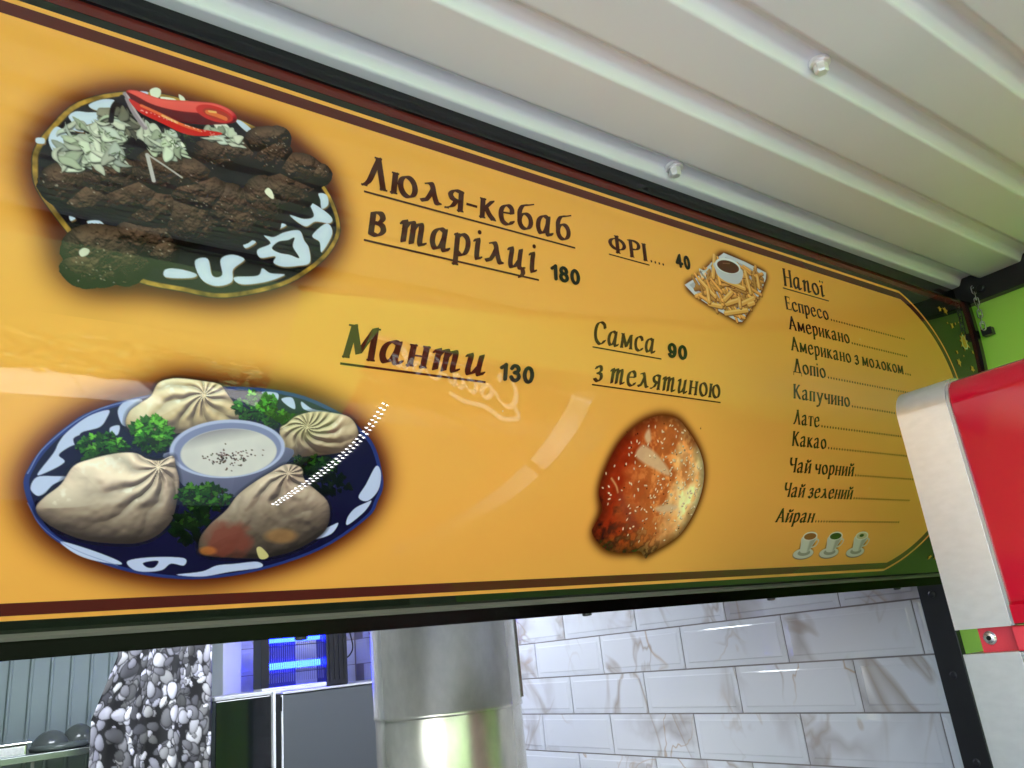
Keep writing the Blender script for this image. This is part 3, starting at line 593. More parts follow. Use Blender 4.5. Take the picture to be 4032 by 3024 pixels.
def dumpling(A, P, knot, npl, seed, lo=(112, 92, 84), mid=(194, 168, 150), hi=(250, 236, 220), dim=None, hgt=22.0, reach=30.0, tw=.02):
    q = np.array(catmull(P, 5, True)); w = A.win(q[:, 0].min(), q[:, 0].max(), q[:, 1].min(), q[:, 1].max()); d = A.sdf(q, w)
    X, Y = np.meshgrid(A.x[w[1]] - knot[0], A.y[w[0]] - knot[1]); r = np.hypot(X, Y); th_ = np.arctan2(Y, X)
    nz = noise(X.shape, 46, 3, seed); fine = noise(X.shape, 14, 2, seed + 1)
    dome = np.sqrt(np.clip(1 - (1 - np.clip(-d / hgt, 0, 1)) ** 2, 0, 1)) * hgt * .55
    ph = npl * th_ + r * tw * npl + (nz - .5) * 7.0 + 1.5 * np.sin(2 * th_ + seed); pl = (.5 - .5 * np.cos(ph)) ** .7 * (.6 + .8 * noise(X.shape, 60, 1, seed + 2))
    amp = 5.4 * np.clip(r / 5, 0, 1) * np.exp(-(r / reach) ** 2)
    knob = 5.0 * np.exp(-(r / 5.5) ** 2)
    h = dome + pl * amp + knob + nz * 5.0 + fine * .9
    sh = np.ones(X.shape) if dim is None else dim(X, Y)
    sh = sh * (1 - (.22 * np.clip(amp / 4.5, 0, 1)) * np.clip(1 - pl * 1.5, 0, 1) ** 1.5) * (1.06 - .30 * np.clip((Y - Y.min()) / (Y.max() - Y.min()) - .35, 0, 1))
    A.lay(w, np.clip(.5 - (d - 1.5) / 3.5, 0, 1) * .6, (16, 14, 26))
    l = A.shade(w, h, np.clip(.5 - d / .7, 0, 1), lo, mid, hi, light=(-.25, -.66, .68), gain=.90, tint=sh)
    gl = noise(X.shape, 9, 2, seed + 5); A.lay(w, np.clip((l - .90) * 8, 0, .75) * np.clip((gl - .5) * 6, 0, 1) * np.clip(-d / 2, 0, 1), (254, 250, 244))
    return w, d, h
dumpling(A, d2, [(163.1,283.8)][0], 11, 21, mid=(208, 178, 142), hi=(253, 240, 214), reach=36)
leaf_cluster(A, [(204.7,288.2,18,-1.6,1.5,12.1)][0], 34); leaf_cluster(A, [(224.7,298.8,14,-1.1,1,7.7)][0], 18, .6)
dumpling(A, d3, [(250.9,302.3)][0], 13, 31, lo=(96, 76, 66), mid=(184, 158, 132), hi=(238, 220, 192), reach=32, tw=.03)
leaf_cluster(A, [(96.2,330.1,17.2,-1,1.3,10.5)][0], 34, .85); leaf_cluster(A, [(129,316.6,15.7,-1.1,1.8,13.6)][0], 44)
leaf_cluster(A, [(261.1,336.4,23.2,-1.1,1.6,9.8)][0], 30, .42); leaf_cluster(A, [(280.9,352.3,20.6,-0.7,1.9,10.1)][0], 16, .2)
bowl = [(144.9,330.1),(147.2,341.8),(155.3,355),(165.5,362.3),(180.4,365.8),(196.6,365.9),(214.1,361.7),(228.1,352.4),(236,337.6),(235.9,321.6)]
w, d = A.poly(bowl, (150, 152, 190))
if d is not None:
    gx = np.linspace(-1, 1, d.shape[1])[None, :] * np.ones(d.shape); gy = np.linspace(0, 1, d.shape[0])[:, None] * np.ones(d.shape)
    A.lay(w, np.clip(.5 - d, 0, 1) * np.clip(.25 + .55 * gy + .35 * (gx > .1) * gx, 0, .85), (64, 62, 92))
e = [(188.6,325.7,45.4,-5.2,4.7,23.9)][0]; A.ell(e, (176, 180, 220)); A.ell((e[0], e[1] + .4, e[2] * .93, e[3] * .93, e[4] * .91, e[5] * .91), (128, 132, 176)); 
e = [(189.6,328.7,38,-4.3,3.9,19.7)][0]; w, u, v = A.ell(e, (196, 190, 196)); r = np.hypot(u, v)
nz = noise(u.shape, 22, 3, 5); A.lay(w, np.clip((1 - r) * 30, 0, 1) * (.35 + .5 * (nz - .3)), (226, 218, 216)); A.lay(w, np.clip((1 - r) * 30, 0, 1) * np.clip(-(u * .3 + v) - .45, 0, 1) * 1.4, (132, 124, 136))
for k in range(110):
    x, y = rng.normal(0, .26), rng.normal(.22, .2); c = (rng.integers(30, 80), rng.integers(22, 44), rng.integers(20, 40))
    A.ell((e[0] + e[2] * x + e[4] * y, e[1] + e[3] * x + e[5] * y, .35 + .45 * rng.random(), .1, 0, .3 + .3 * rng.random()), c)
dumpling(A, d1, [(136.6,343)][0], 11, 41, lo=(100, 84, 82), mid=(186, 160, 146), hi=(246, 228, 210), reach=52, hgt=32, tw=-.012, dim=lambda X, Y: np.clip(1.06 - np.clip(Y - 10, 0, 60) / 120, .62, 1.1))
leaf_cluster(A, [(173.3,366.8,21.4,-0.5,1.9,11.7)][0], 50, .62); leaf_cluster(A, [(168.6,390.5,15.6,-0.1,2.7,16)][0], 34, .3)
w, d, h = dumpling(A, d4, [(241,343.8)][0], 9, 51, lo=(88, 74, 74), mid=(172, 146, 132), hi=(236, 214, 194), reach=44, hgt=30, dim=lambda X, Y: np.clip(1.0 - np.clip(Y - 8, 0, 60) / 110, .55, 1.1))
w, u, v, r = A.local([(200.2,403.7,25.7,0.2,4,21.9)][0]); al = np.clip(1 - np.hypot(u, v), 0, 1); q = A.sdf(np.array(catmull(d4, 5, True)), w); nq = noise(al.shape, 18, 3, 77); A.lay(w, np.clip((al * 1.7 + (nq - .5) * 1.1), 0, .75) * np.clip(-q, 0, 1) * np.clip(al * 6, 0, 1), (124, 58, 48))
w, u, v, r = A.local([(185.6,413.6,8.9,0.2,0.9,5.1)][0]); al = np.clip(1 - np.hypot(u, v), 0, 1); A.lay(w, np.clip(al * 1.6, 0, .7), (190, 110, 50))
w, u, v, r = A.local([(245,400.6,17.9,0.1,1.7,8.7)][0]); al = np.clip(1 - np.hypot(u, v), 0, 1); A.lay(w, np.clip(al * 1.2, 0, .5), (186, 128, 70))
A.poly([(225.8,412.5),(229.4,410.9),(237.5,418.9),(235,422.4),(230,421.4)], (200, 186, 130))
A.build('dumpling_picture', 'printed picture of four steamed dumplings round a sauce bowl on a blue plate')

# ---- baked pastry with sesame
A = Art(570, 240, 800, 452, .6)
sm = [(673.1,258.2),(704.3,258.9),(725.3,271.7),(748.6,292.6),(763.3,317),(766.7,344.9),(759.7,378.4),(743.9,405.4),(707.9,426.1),(701.8,433.4),(688,423.2),(670.7,425.3),(633.8,421),(603.4,399.9),(604.3,386.5),(609,371),(597.3,349.7),(602.3,320),(616.3,292.1),(641.7,270.3)]
A.halo(A.mask([sm]), 8, (66, 22, 4), 1.7)
w, d = A.poly(sm, (150, 62, 24)); X, Y = np.meshgrid(A.x[w[1]], A.y[w[0]]); u = (X - X.min()) / (X.max() - X.min()); v = (Y - Y.min()) / (Y.max() - Y.min())
n1, n2 = noise(X.shape, 40, 4, 61), noise(X.shape, 14, 4, 62); al = np.clip(.5 - d / .7, 0, 1)
c = np.array((158, 82, 38)) * np.ones(X.shape + (1,)); c = c + (np.array((128, 36, 14)) - c) * np.clip(1.2 - u * 2.4 + (n1 - .5) * 1.4, 0, 1)[..., None]
c = c + (np.array((240, 214, 156)) - c) * np.clip((u - .66 + (n1 - .5) * .6) * 3.4 * np.clip(1.15 - np.abs(v - .42) * 1.7, 0, 1), 0, .95)[..., None]
c = c + (np.array((44, 18, 14)) - c) * np.clip((v - .60 - u * .34 + (n2 - .5) * .9) * 3.4, 0, .93)[..., None]
c = c + (np.array((206, 140, 78)) - c) * (np.clip((n2 - .58) * 5, 0, .6) * np.clip(u * 2 - .3, 0, 1))[..., None]
A.lay(w, al, c * (0.72 + .5 * np.clip(-d / 14, 0, 1)[..., None]) * (.86 + .28 * n2[..., None]))
for P in [[(643.3,305.2),(651.4,294.1),(667,297.4),(687.8,309.4),(703.2,321.9),(701.5,327.6),(678.1,320.8),(655.3,313.2)], [(691.5,367.5),(708.6,362.6),(728.4,364.6),(724,370.5),(702.7,373.1)], [(654,283.2),(660.1,274.2),(665.1,286.8),(659.9,291.4)]]:
    A.poly(P, (222, 184, 148), .85, 4.0)
A.stroke([(612.7,334.3),(621.8,342.5),(626.7,350)], 2.4, (224, 170, 110), .8, 2); A.stroke([(630.5,353.1),(652.5,377.1),(669.2,390.8)], 9, (120, 46, 40), .45, 8)
for k in range(230):
    for _ in range(6):
        x, y = rng.uniform(600, 766), rng.uniform(258, 424)
        if rng.random() < (.25 + .75 * np.clip((x - 640) / 90, 0, 1)) * np.clip(1.2 - abs(y - 325) / 85, .12, 1): break
    i, j = int((x - A.x0) / A.d), int((y - A.y0) / A.d)
    if A.mask is None or not (0 < i < A.nx and 0 < j < A.ny): continue
    if abs(A.rgb[j, i] - np.array(YELLOW)).sum() < 14 or A.sdf(np.array(catmull(sm, 5, True)), (slice(j, j + 1), slice(i, i + 1)))[0, 0] > -2.5: continue
    t = rng.random() * 3.14; a, b = rng.uniform(1.4, 2.1), rng.uniform(.75, 1.05)
    A.ell((x + .4, y + .5, a * math.cos(t), a * math.sin(t), -b * math.sin(t), b * math.cos(t)), (96, 44, 22), .7); A.ell((x, y, a * math.cos(t), a * math.sin(t), -b * math.sin(t), b * math.cos(t)), np.array((246, 222, 184)) * rng.uniform(.86, 1.04))
for k in range(26):
    x, y = rng.uniform(625, 755), rng.uniform(265, 400); A.ell((x, y, rng.uniform(.6, 1.3), 0, 0, rng.uniform(.6, 1.1)), (52, 16, 10), .85)
A.build('pastry_picture', 'printed picture of a browned pastry covered with sesame seeds')

# ---- chips on a square plate with a cup of sauce
A = Art(700, 14, 912, 140, .5)
fp = [(810.1,27.7),(851.9,31.3),(897.2,38.6),(893.8,48.4),(874.1,75.1),(828.4,121.7),(820.5,122.9),(774.6,112.3),(740.4,101.8),(722.6,90.3),(748,74.9),(787.6,42.7)]
A.halo(A.mask([fp]), 5, (70, 20, 4), 1.55)
A.poly(fp, (206, 206, 226), curve=False); A.poly([(812 + (x - 812) * .9, 76 + (y - 76) * .88) for x, y in fp], (176, 172, 192), curve=False)
for P in [[(810.1,27.7),(816.8,28.7),(798.3,47.8),(792.1,45.4)]]: A.poly(P, (214, 214, 234), curve=False)
inner = np.array([(812 + (x - 812) * .93, 75 + (y - 75) * .92) for x, y in fp])
for k in range(170):
    for _ in range(20):
        x, y = rng.uniform(735, 890), rng.uniform(40, 116); i, j = int((x - A.x0) / A.d), int((y - A.y0) / A.d)
        if A.sdf(inner, (slice(j, j + 1), slice(i, i + 1)))[0, 0] < -1: break
    else: continue
    L_ = rng.uniform(10, 24) / 2; t = rng.normal(.5, .8); wd = rng.uniform(3.6, 5.2); c = np.array((228, 156, 82)) * rng.uniform(.66, 1.1)
    p = [(x - L_ * math.cos(t), y - L_ * math.sin(t)), (x + L_ * math.cos(t), y + L_ * math.sin(t))]
    A.stroke([(a + .7, b + .9) for a, b in p], wd * 1.12, (112, 56, 20), .85); A.stroke(p, wd, c); A.stroke([(a - .4, b - .7) for a, b in p], wd * .4, np.minimum(255, c * 1.17), .8)
for P in [[(789.1,36.1),(779.7,68.6)], [(795.7,67.9),(841.8,72.9)], [(752.3,77.6),(778.8,95.3)], [(765.4,107.7),(788.7,107.1)], [(799.7,101.7),(829.4,90.5)], [(795.9,115.2),(841.2,103.4)], [(831.8,96.1),(859.5,83.2)], [(827.6,100.5),(827.8,89.6)], [(849.6,47.1),(853.7,76.4)], [(874.7,49.7),(874.6,64.9)], [(765.2,88),(765.9,104.1)], [(813.1,83.8),(797.2,96.3)], [(846.3,94.8),(858,90.3)]]:
    A.stroke([(a + .8, b + 1.2) for a, b in P], 7.0, (120, 62, 24), .8); A.stroke(P, 6.2, (230, 166, 88)); A.stroke([(a - .6, b - 1.3) for a, b in P], 2.2, (246, 200, 130), .8)
A.poly([(788.5,46.2),(787,57.5),(792.7,66),(812.3,70.7),(834.5,65.7),(841.8,44.9)], (198, 196, 216)); A.ell([(814.3,45.9,25.1,0.6,-7.3,11.5)][0], (226, 226, 240)); A.ell([(814.5,46.9,21.8,0.5,-5.9,9.3)][0], (84, 34, 24)); A.stroke([(804.4,44),(818.9,41.4)], 1.4, (150, 90, 74), .7)
for k in range(4): A.stroke([(754.5 + 3 * k, 64 + .3 * k), (757.5 + 2.6 * k, 73 + .3 * k)], 1.3, (228, 230, 240)); 
A.stroke([(755.1,62.8),(766.5,62.9),(781.1,49)], 2.2, (200, 202, 214)); A.stroke([(756.1,66.2),(764.4,74)], 3.2, (60, 54, 56), .45)
A.build('chips_picture', 'printed picture of potato chips and red sauce on a white square plate')

# ---- three coffee cups
for (cx, drink, lab) in ((1022, (150, 92, 48), 'coffee'), (1086, (44, 64, 26), 'green tea'), (1156, (196, 186, 150), 'milk coffee')):
    A = Art(cx - 30, 391, cx + 33, 449, .6)
    sa = (cx - 1, 433, 24, 0, 0, 8.5); A.halo(A.mask((), [sa, (cx, 416, 17, 0, 0, 17)]), 2.0, (120, 74, 24), 1.1)
    A.ell((sa[0], sa[1] + 1.2, 24, 0, 0, 9), (120, 118, 104)); A.ell(sa, (204, 204, 194)); A.ell((cx, 432, 15, 0, 0, 5), (150, 148, 136))
    A.stroke([(cx + 14, 410), (cx + 24, 412), (cx + 22, 420), (cx + 12, 424)], 2.4, (196, 196, 186))
    A.poly([(cx - 17, 406), (cx - 15, 420), (cx - 9, 431), (cx + 8, 431), (cx + 14, 420), (cx + 17, 406)], (206, 206, 196)); A.poly([(cx + 4, 410), (cx + 6, 430), (cx + 11, 426), (cx + 16, 408)], (150, 150, 138), .7, 4)
    A.ell((cx, 405.5, 17, 0, 0, 7), (224, 224, 214)); A.ell((cx, 405.8, 14.5, 0, 0, 5.4), drink)
    if lab == 'milk coffee': A.ell((cx - 1, 405, 6, 0, 0, 2.6), (60, 84, 36))
    A.build('cup_picture', 'printed picture of a small white cup of %s on a saucer' % lab)

# ------------------------------------------------------------------ awning over the hatch
Z0 = EYE + .56
awn = thing('awning', 'white grooved sheet metal awning with screws above the menu board', 'awning', (.3, -.2, Z0))
prof = [(.6195, Z0)]
y = .5735
while y > -.78:
    prof += [(y, Z0), (y - .0072, Z0 + .0125), (y - .0237, Z0 + .0125), (y - .0370, Z0)]; y -= .1085
prof.append((-.86, Z0))
pr = []
for i, (a, b) in enumerate(prof):                                     # soften each fold
    if 0 < i < len(prof) - 1:
        p, q = Vector(prof[i - 1]), Vector(prof[i + 1]); c = Vector((a, b)); u = (p - c).normalized() * .0030; v = (q - c).normalized() * .0030
        pr += [tuple(c + u * (1 - t) ** 2 + v * t * t) for t in (0, .2, .4, .6, .8, 1)]
    else: pr.append((a, b))
AX0, AX1 = -1.6, 1.5215
v = []; f = []
for x in np.linspace(AX0, AX1, 13):
    for (a, b) in pr: v.append((x, a, b))
n = len(pr)
for k in range(12):
    for i in range(n - 1): f.append((k * n + i, k * n + i + 1, (k + 1) * n + i + 1, (k + 1) * n + i))
o = link('sheet', pyd(v, f), M['sheet'], awn)
box('insulation_panel', AX0, AX1, -.86, .62, Z0 + .013, Z0 + .06, M['white'], awn)
box('front_rail', AX0, 1.5215, -.915, -.862, Z0 - .035, Z0 + .065, M['satin'], awn)
def screw(x, y, z, parent, m):
    s = link('screw', lathe_me([(.0060, z - .0165), (.0074, z - .0150), (.0077, z - .0048)], x, y, 6), m, parent)
    link('washer', lathe_me([(.0102, z - .0060), (.0116, z - .0048), (.0116, z - .0008), (.0092, z)], x, y, 24), m, s)
    return s
for (x, y) in ((.7300, .5590), (.7300, .3420), (-.28, .5590), (-.28, .3420)):
    s = screw(x, y, Z0 + .0125, awn, M['white_screw'])
rail = thing('wall_rail', 'black steel rail under the awning along the top of the green wall', 'rail', (1.53, -.9, Z0 - .04))
box('bar', 1.522, 1.5995, -3.2, .90, EYE + .520, EYE + .6045, M['satin'], rail, .002)
for y in (.54, .2, -.2): link('bolt', lathe_me([(.008, 0), (.008, .004), (.005, .006)], 0, 0, 12), M['satin'], rail)
for o, y in zip([c for c in rail.children if c.name.startswith('bolt')], (.54, .2, -.2)):
    o.matrix_parent_inverse = Matrix(); o.matrix_basis = Matrix.Translation(Vector((1.522, y, EYE + .54)) - rail.location) @ Matrix.Rotation(-math.pi / 2, 4, 'Y')

# ------------------------------------------------------------------ lintel, corner post, green side wall
lint = thing('lintel', 'glossy black lintel beam below the menu board', 'beam', (.3, .8, EYE + .03))
link('beam', prism_x([(.7285, EYE + .0478), (.7285, EYE + .0318), (.7300, EYE + .0315), (.745, EYE + .050), (.80, EYE + .10), (.88, EYE + .16), (.88, EYE + .55), (.74, EYE + .55), (.74, EYE + .06)], -1.6, 1.5215, .0004), mat('black_lintel_paint', (4, 4, 4), .2, spec=.07, vary=.3, vscale=20), lint)
box('bounce_lining', -1.6, 1.52, .8805, .90, EYE + .155, EYE + .60, M['white'], lint)  # unseen white board added to brighten what the duct reflects
for x in (.316, .703, 1.090, 1.4686):
    link('screw', lathe_me([(.003, EYE + .0288), (.0056, EYE + .0295), (.0060, EYE + .0335)], x * .905, .7355, 14), M['satin'], lint)
post = thing('corner_post', 'black corner post between the tiled kitchen wall and the green wall', 'post', (1.55, .78, 0))
box('profile', 1.5265, 1.60, .7556, .8062, 0, EYE + .519, M['satin'], post, .0015)
for z in (EYE + .018, EYE - .125, EYE - .27, EYE - .42):
    o = link('screw', lathe_me([(.0065, 0), (.0065, .0012), (.004, .0022)], 0, 0, 14), M['satin'], post)
    o.matrix_parent_inverse = Matrix(); o.matrix_basis = Matrix.Translation(Vector((1.5265, .781, z)) - post.location) @ Matrix.Rotation(-math.pi / 2, 4, 'Y')
tag(box('green_wall', 1.54, 1.552, -3.2, .7552, 0, EYE + .5195, M['green']), 'lime green side wall panel under the awning, with translucency added to brighten it', 'wall')

# ------------------------------------------------------------------ drinks cooler: red header and door with brushed silver corners
ck = thing('drinks_cooler', 'red drinks cooler with brushed silver corner and white script header beside the menu board', 'cooler', (1.05, 0, 0))
CX = .77; WH = mat('cooler_glow_lettering', (244, 244, 242), .4, emit=(255, 250, 244), estr=.16)  # faint glow added so the script shows in the board's reflection
def shell(y0, y1, ysil, z0, z1, rnd, lip):
    def pf(inset):
        r = rnd - inset; p = [(CX + .06, z0 + inset), (CX + inset, z0 + inset)]
        if rnd: p += [(CX + rnd - r * math.cos(a), z1 - rnd + r * math.sin(a)) for a in np.linspace(0, math.pi / 2, 16)]
        else: p += [(CX + inset, z1 - inset)]
        return p + [(CX + .06, z1 - inset)]
    nm = 'header' if rnd else 'door'
    f = link(nm, prism_y(pf(.003), y0, ysil - .0032), M['red'], ck)
    link('silver_corner', prism_y(pf(0), ysil, y1), M['silver'], ck)
    link('silver_edge', prism_y(pf(.0005), ysil - .003, ysil - .0001), M['silver_edge'], ck)
    if lip: link('lip', prism_y([(CX - .005, z0 + .002), (CX - .005, z0 + .017), (CX + .0025, z0 + .020), (CX + .0025, z0 + .002)], y0, ysil - .005), M['red'], ck)
    return f
shell(-.42, .3817, .3325, EYE - .0249, EYE + .2075, .030, True)
dr_ = shell(-.42, .3805, .3320, .16, EYE - .0462, 0.0, False)
box('glass', CX - .002, CX + .0028, -.36, .262, .24, EYE - .10, M['darkglass'], dr_)
box('handle', CX - .03, CX - .0005, -.40, -.375, .75, 1.25, M['silver_edge'], dr_, .004)
box('cabinet', CX + .0605, 1.38, -.41, .300, .05, EYE + .175, mat('cooler_body', (176, 20, 30), .35), ck, .006)
box('hinge_plate', .7805, .7840, .3000, .3666, EYE - .0460, EYE - .0251, M['red_satin'], ck)
box('hinge_block', .7700, .7803, .2600, .3335, EYE - .0460, EYE - .0251, M['red_satin'], ck, .0015)
for nm, pf_, m_ in (('rivet', [(.0060, 0), (.0060, .0007), (.0045, .0022), (.0024, .0025)], M['steel']), ('rivet_hole', [(.0021, .0016), (.0021, .0027)], M['black'])):
    o = link(nm, lathe_me(pf_, 0, 0, 24), m_, ck); o.matrix_parent_inverse = Matrix()
    o.matrix_basis = Matrix.Translation(Vector((.7805, .3578, EYE - .0340)) - ck.location) @ Matrix.Rotation(-math.pi / 2, 4, 'Y')
pts = []; fcs = []; pen = 0.0
for ch in 'Coca-Cola':
    v, t = glyph(ch, 'script'); lo, hi = v[:, 0].min(), v[:, 0].max(); n = len(pts)
    pts += [(a - lo + pen + .25 * b, b) for a, b in v]; fcs += [tuple(i + n for i in f) for f in t]; pen += hi - lo - (9 if ch not in '-C' else 3)
q = catmull([(6, 8), (-14, -12), (20, -34), (80, -24), (140, -34), (190, -28)], 8)
for a_, b_ in zip(q, q[1:]):
    n = len(pts); k = nib(13, 4, 1.1); h = hull([(a_[0] + u, a_[1] + v) for u, v in k] + [(b_[0] + u, b_[1] + v) for u, v in k]); pts += h; fcs.append(tuple(range(n, n + len(h))))
sc_ = .52 / max(p[0] for p in pts)
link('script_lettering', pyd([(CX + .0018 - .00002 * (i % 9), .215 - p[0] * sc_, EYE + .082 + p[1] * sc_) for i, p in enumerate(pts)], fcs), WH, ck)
DOT = mat('white_led', (255, 255, 255), .4, emit=(255, 255, 255), estr=11.0); dm = box_me(-.0015, .0015, -.0020, .0020, -.0020, .0020); dm.materials.append(DOT)
for y in (-.215, -.238):
    for k in range(34):
        o = bpy.data.objects.new('led', dm); COL.objects.link(o); o.parent = ck; o.matrix_basis = Matrix.Translation(Vector((CX - .0038, y - .0012 * k, EYE - .125 - .028 * k)) - ck.location)

# ------------------------------------------------------------------ chain at the board's upper corner
chn = thing('chain', 'short bright steel chain hanging at the upper corner of the menu board', 'chain', (1.53, .552, EYE + .55))
def link_me():
    a, b = .0036, .0088; pts = []
    for k in range(9): t = math.pi * k / 8; pts.append((a * math.cos(t), 0, b - a + a * math.sin(t)))
    for k in range(9): t = math.pi + math.pi * k / 8; pts.append((a * math.cos(t), 0, -(b - a) + a * math.sin(t)))
    return tube_me(pts, .00135, 6, True)
lm = link_me(); top, bot = Vector((1.523, .552, EYE + .549)), Vector((1.5105, .552, EYE + .462)); N = 7
lm.materials.append(M['steel'])
for k in range(N):
    p = top.lerp(bot, (k + .5) / N); o = bpy.data.objects.new('chain_link', lm); COL.objects.link(o); o.parent = chn
    dirv = (bot - top).normalized(); q = (-dirv).to_track_quat('Z', 'Y').to_matrix().to_4x4()
    o.matrix_basis = Matrix.Translation(p - chn.location) @ q @ Matrix.Rotation(math.radians(25 + 90 * (k % 2)), 4, 'Z')
link('hook', tube_me([(1.5215, .552, EYE + .5455), (1.530, .549, EYE + .556), (1.538, .545, EYE + .562)], .0016, 6), M['steel'], chn)
box('hook_plate', 1.5185, 1.5330, .543, .561, EYE + .452, EYE + .466, M['satin'], chn, .001)

# ------------------------------------------------------------------ kitchen behind the hatch
def marble():
    m = mat('marble_tile_glaze', (206, 208, 211), .045, spec=.55); nt = m.node_tree; b = nt.nodes['Principled BSDF']
    tc = nt.nodes.new('ShaderNodeTexCoord'); oi = nt.nodes.new('ShaderNodeObjectInfo')
    sc = nt.nodes.new('ShaderNodeVectorMath'); sc.operation = 'SCALE'; sc.inputs[3].default_value = 37.0
    cx = nt.nodes.new('ShaderNodeCombineXYZ'); ad = nt.nodes.new('ShaderNodeVectorMath'); ad.operation = 'ADD'
    for i in range(3): nt.links.new(oi.outputs['Random'], cx.inputs[i])
    nt.links.new(cx.outputs[0], sc.inputs[0]); nt.links.new(tc.outputs['Object'], ad.inputs[0]); nt.links.new(sc.outputs[0], ad.inputs[1])
    mp = nt.nodes.new('ShaderNodeMapping'); mp.inputs['Scale'].default_value = (1, 1.0, .75); mp.inputs['Rotation'].default_value = (.75, 0, 0); nt.links.new(ad.outputs[0], mp.inputs[0])
    last = None
    for scale, width, col, dist, amt in ((2.2, .046, (166, 161, 159), .6, .9), (2.6, .009, (168, 140, 104), .7, .75), (3.0, .020, (160, 148, 136), .9, .85)):
        n = nt.nodes.new('ShaderNodeTexNoise'); n.inputs['Scale'].default_value = scale; n.inputs['Detail'].default_value = 4; n.inputs['Distortion'].default_value = dist; n.inputs['Roughness'].default_value = .55
        su = nt.nodes.new('ShaderNodeMath'); su.operation = 'SUBTRACT'; su.inputs[1].default_value = .5
        ab = nt.nodes.new('ShaderNodeMath'); ab.operation = 'ABSOLUTE'
        mr = nt.nodes.new('ShaderNodeMapRange'); mr.inputs[1].default_value = 0; mr.inputs[2].default_value = width; mr.inputs[3].default_value = amt; mr.inputs[4].default_value = 0
        wk = nt.nodes.new('ShaderNodeTexNoise'); wk.inputs['Scale'].default_value = 3.0; wk.inputs['Detail'].default_value = 1
        wr = nt.nodes.new('ShaderNodeMapRange'); wr.inputs[1].default_value = .44; wr.inputs[2].default_value = .60
        mu = nt.nodes.new('ShaderNodeMath'); mu.operation = 'MULTIPLY'
        mx = nt.nodes.new('ShaderNodeMix'); mx.data_type = 'RGBA'; mx.inputs[7].default_value = L4(col)
        if last is None: mx.inputs[6].default_value = L4((206, 208, 211))
        else: nt.links.new(last.outputs[2], mx.inputs[6])
        nt.links.new(mp.outputs[0], n.inputs['Vector']); nt.links.new(mp.outputs[0], wk.inputs['Vector']); nt.links.new(n.outputs['Fac'], su.inputs[0]); nt.links.new(su.outputs[0], ab.inputs[0]); nt.links.new(ab.outputs[0], mr.inputs[0])
        nt.links.new(wk.outputs['Fac'], wr.inputs[0]); nt.links.new(mr.outputs[0], mu.inputs[0]); nt.links.new(wr.outputs[0], mu.inputs[1]); nt.links.new(mu.outputs[0], mx.inputs[0]); last = mx
    nt.links.new(last.outputs[2], b.inputs['Base Color'])
    return m
M['marble'] = marble()
def tile_me(w, h):                                                     # local: length along Y, height Z, face towards -X
    a, b, dp = w / 2, h / 2, .0034; i = min(.013, w * .3); e = min(.0012, w * .05)
    V_ = [(0, -a, -b), (0, a, -b), (0, a, b), (0, -a, b)] + [(-.002, -a, -b), (-.002, a, -b), (-.002, a, b), (-.002, -a, b)] + \
        [(-dp + .0008, -a + i - e, -b + i - e), (-dp + .0008, a - i + e, -b + i - e), (-dp + .0008, a - i + e, b - i + e), (-dp + .0008, -a + i - e, b - i + e)] + [(-dp, -a + i + e, -b + i + e), (-dp, a - i - e, -b + i + e), (-dp, a - i - e, b - i - e), (-dp, -a + i + e, b - i - e)]
    f = []
    for r in range(3): f += [(4 * r + k, 4 * r + (k + 1) % 4, 4 * r + 4 + (k + 1) % 4, 4 * r + 4 + k) for k in range(4)]
    me = pyd(V_, [q[::-1] for q in f] + [(12, 13, 14, 15)[::-1]]); me.materials.append(M['marble'])
    bm = bmesh.new(); bm.from_mesh(me); bmesh.ops.recalc_face_normals(bm, faces=bm.faces[:]); bm.to_mesh(me); bm.free(); return me
PW, PH = .3028, .1014
tw = thing('tiled_wall', 'white marble-look bevelled tile wall inside the kitchen beside the corner post', 'wall', (1.56, 2.0, 0))
box('grout_bed', 1.5400, 1.60, .8066, 3.33, 0, EYE + .60, M['grout'], tw)
T = tile_me(PW - .0032, PH - .0032); rr = random.Random(3)
for r in range(-6, 5):
    z = EYE + .0131 - PH / 2 - r * PH
    off = 0 if r % 2 == 0 else PW / 2
    for k in range(9):
        y0 = .8298 - off + k * PW - (PW if r % 2 == 0 else 0)
        yc = y0 + PW / 2
        if yc + PW / 2 < .815 or yc > 3.3: continue
        lo, hi = max(yc - PW / 2, .8085), min(yc + PW / 2, 3.325); w_ = hi - lo - .0026
        if w_ < .006: continue
        me = T if abs(w_ - (PW - .0026)) < 1e-4 else tile_me(w_, PH - .0032)
        o = bpy.data.objects.new('tile', me); COL.objects.link(o); o.parent = tw; o.matrix_basis = Matrix.Translation(Vector((1.5402, (lo + hi) / 2, z)) - tw.location)
bw = thing('back_tiled_wall', 'white tile wall at the rear of the kitchen beside the insect lamp', 'wall', (1.2, 3.35, 0))
box('grout_bed', .985, 1.60, 3.3304, 3.40, 0, EYE + .60, M['grout'], bw)
for r in range(-3, 3):
    z = EYE + .0131 - PH / 2 - r * PH
    for k in range(3):
        xc = 1.1 + (k - .5) * PW + (0 if r % 2 else PW / 2) ; lo, hi = max(xc - PW / 2, .99), min(xc + PW / 2, 1.535); w_ = hi - lo - .0026
        if w_ < .03: continue
        me = T if abs(w_ - (PW - .0026)) < 1e-4 else tile_me(w_, PH - .0026)
        o = bpy.data.objects.new('tile', me); COL.objects.link(o); o.parent = bw
        o.matrix_basis = Matrix.Translation(Vector(((lo + hi) / 2, 3.3303, z)) - bw.location) @ Matrix.Rotation(math.pi / 2, 4, 'Z')
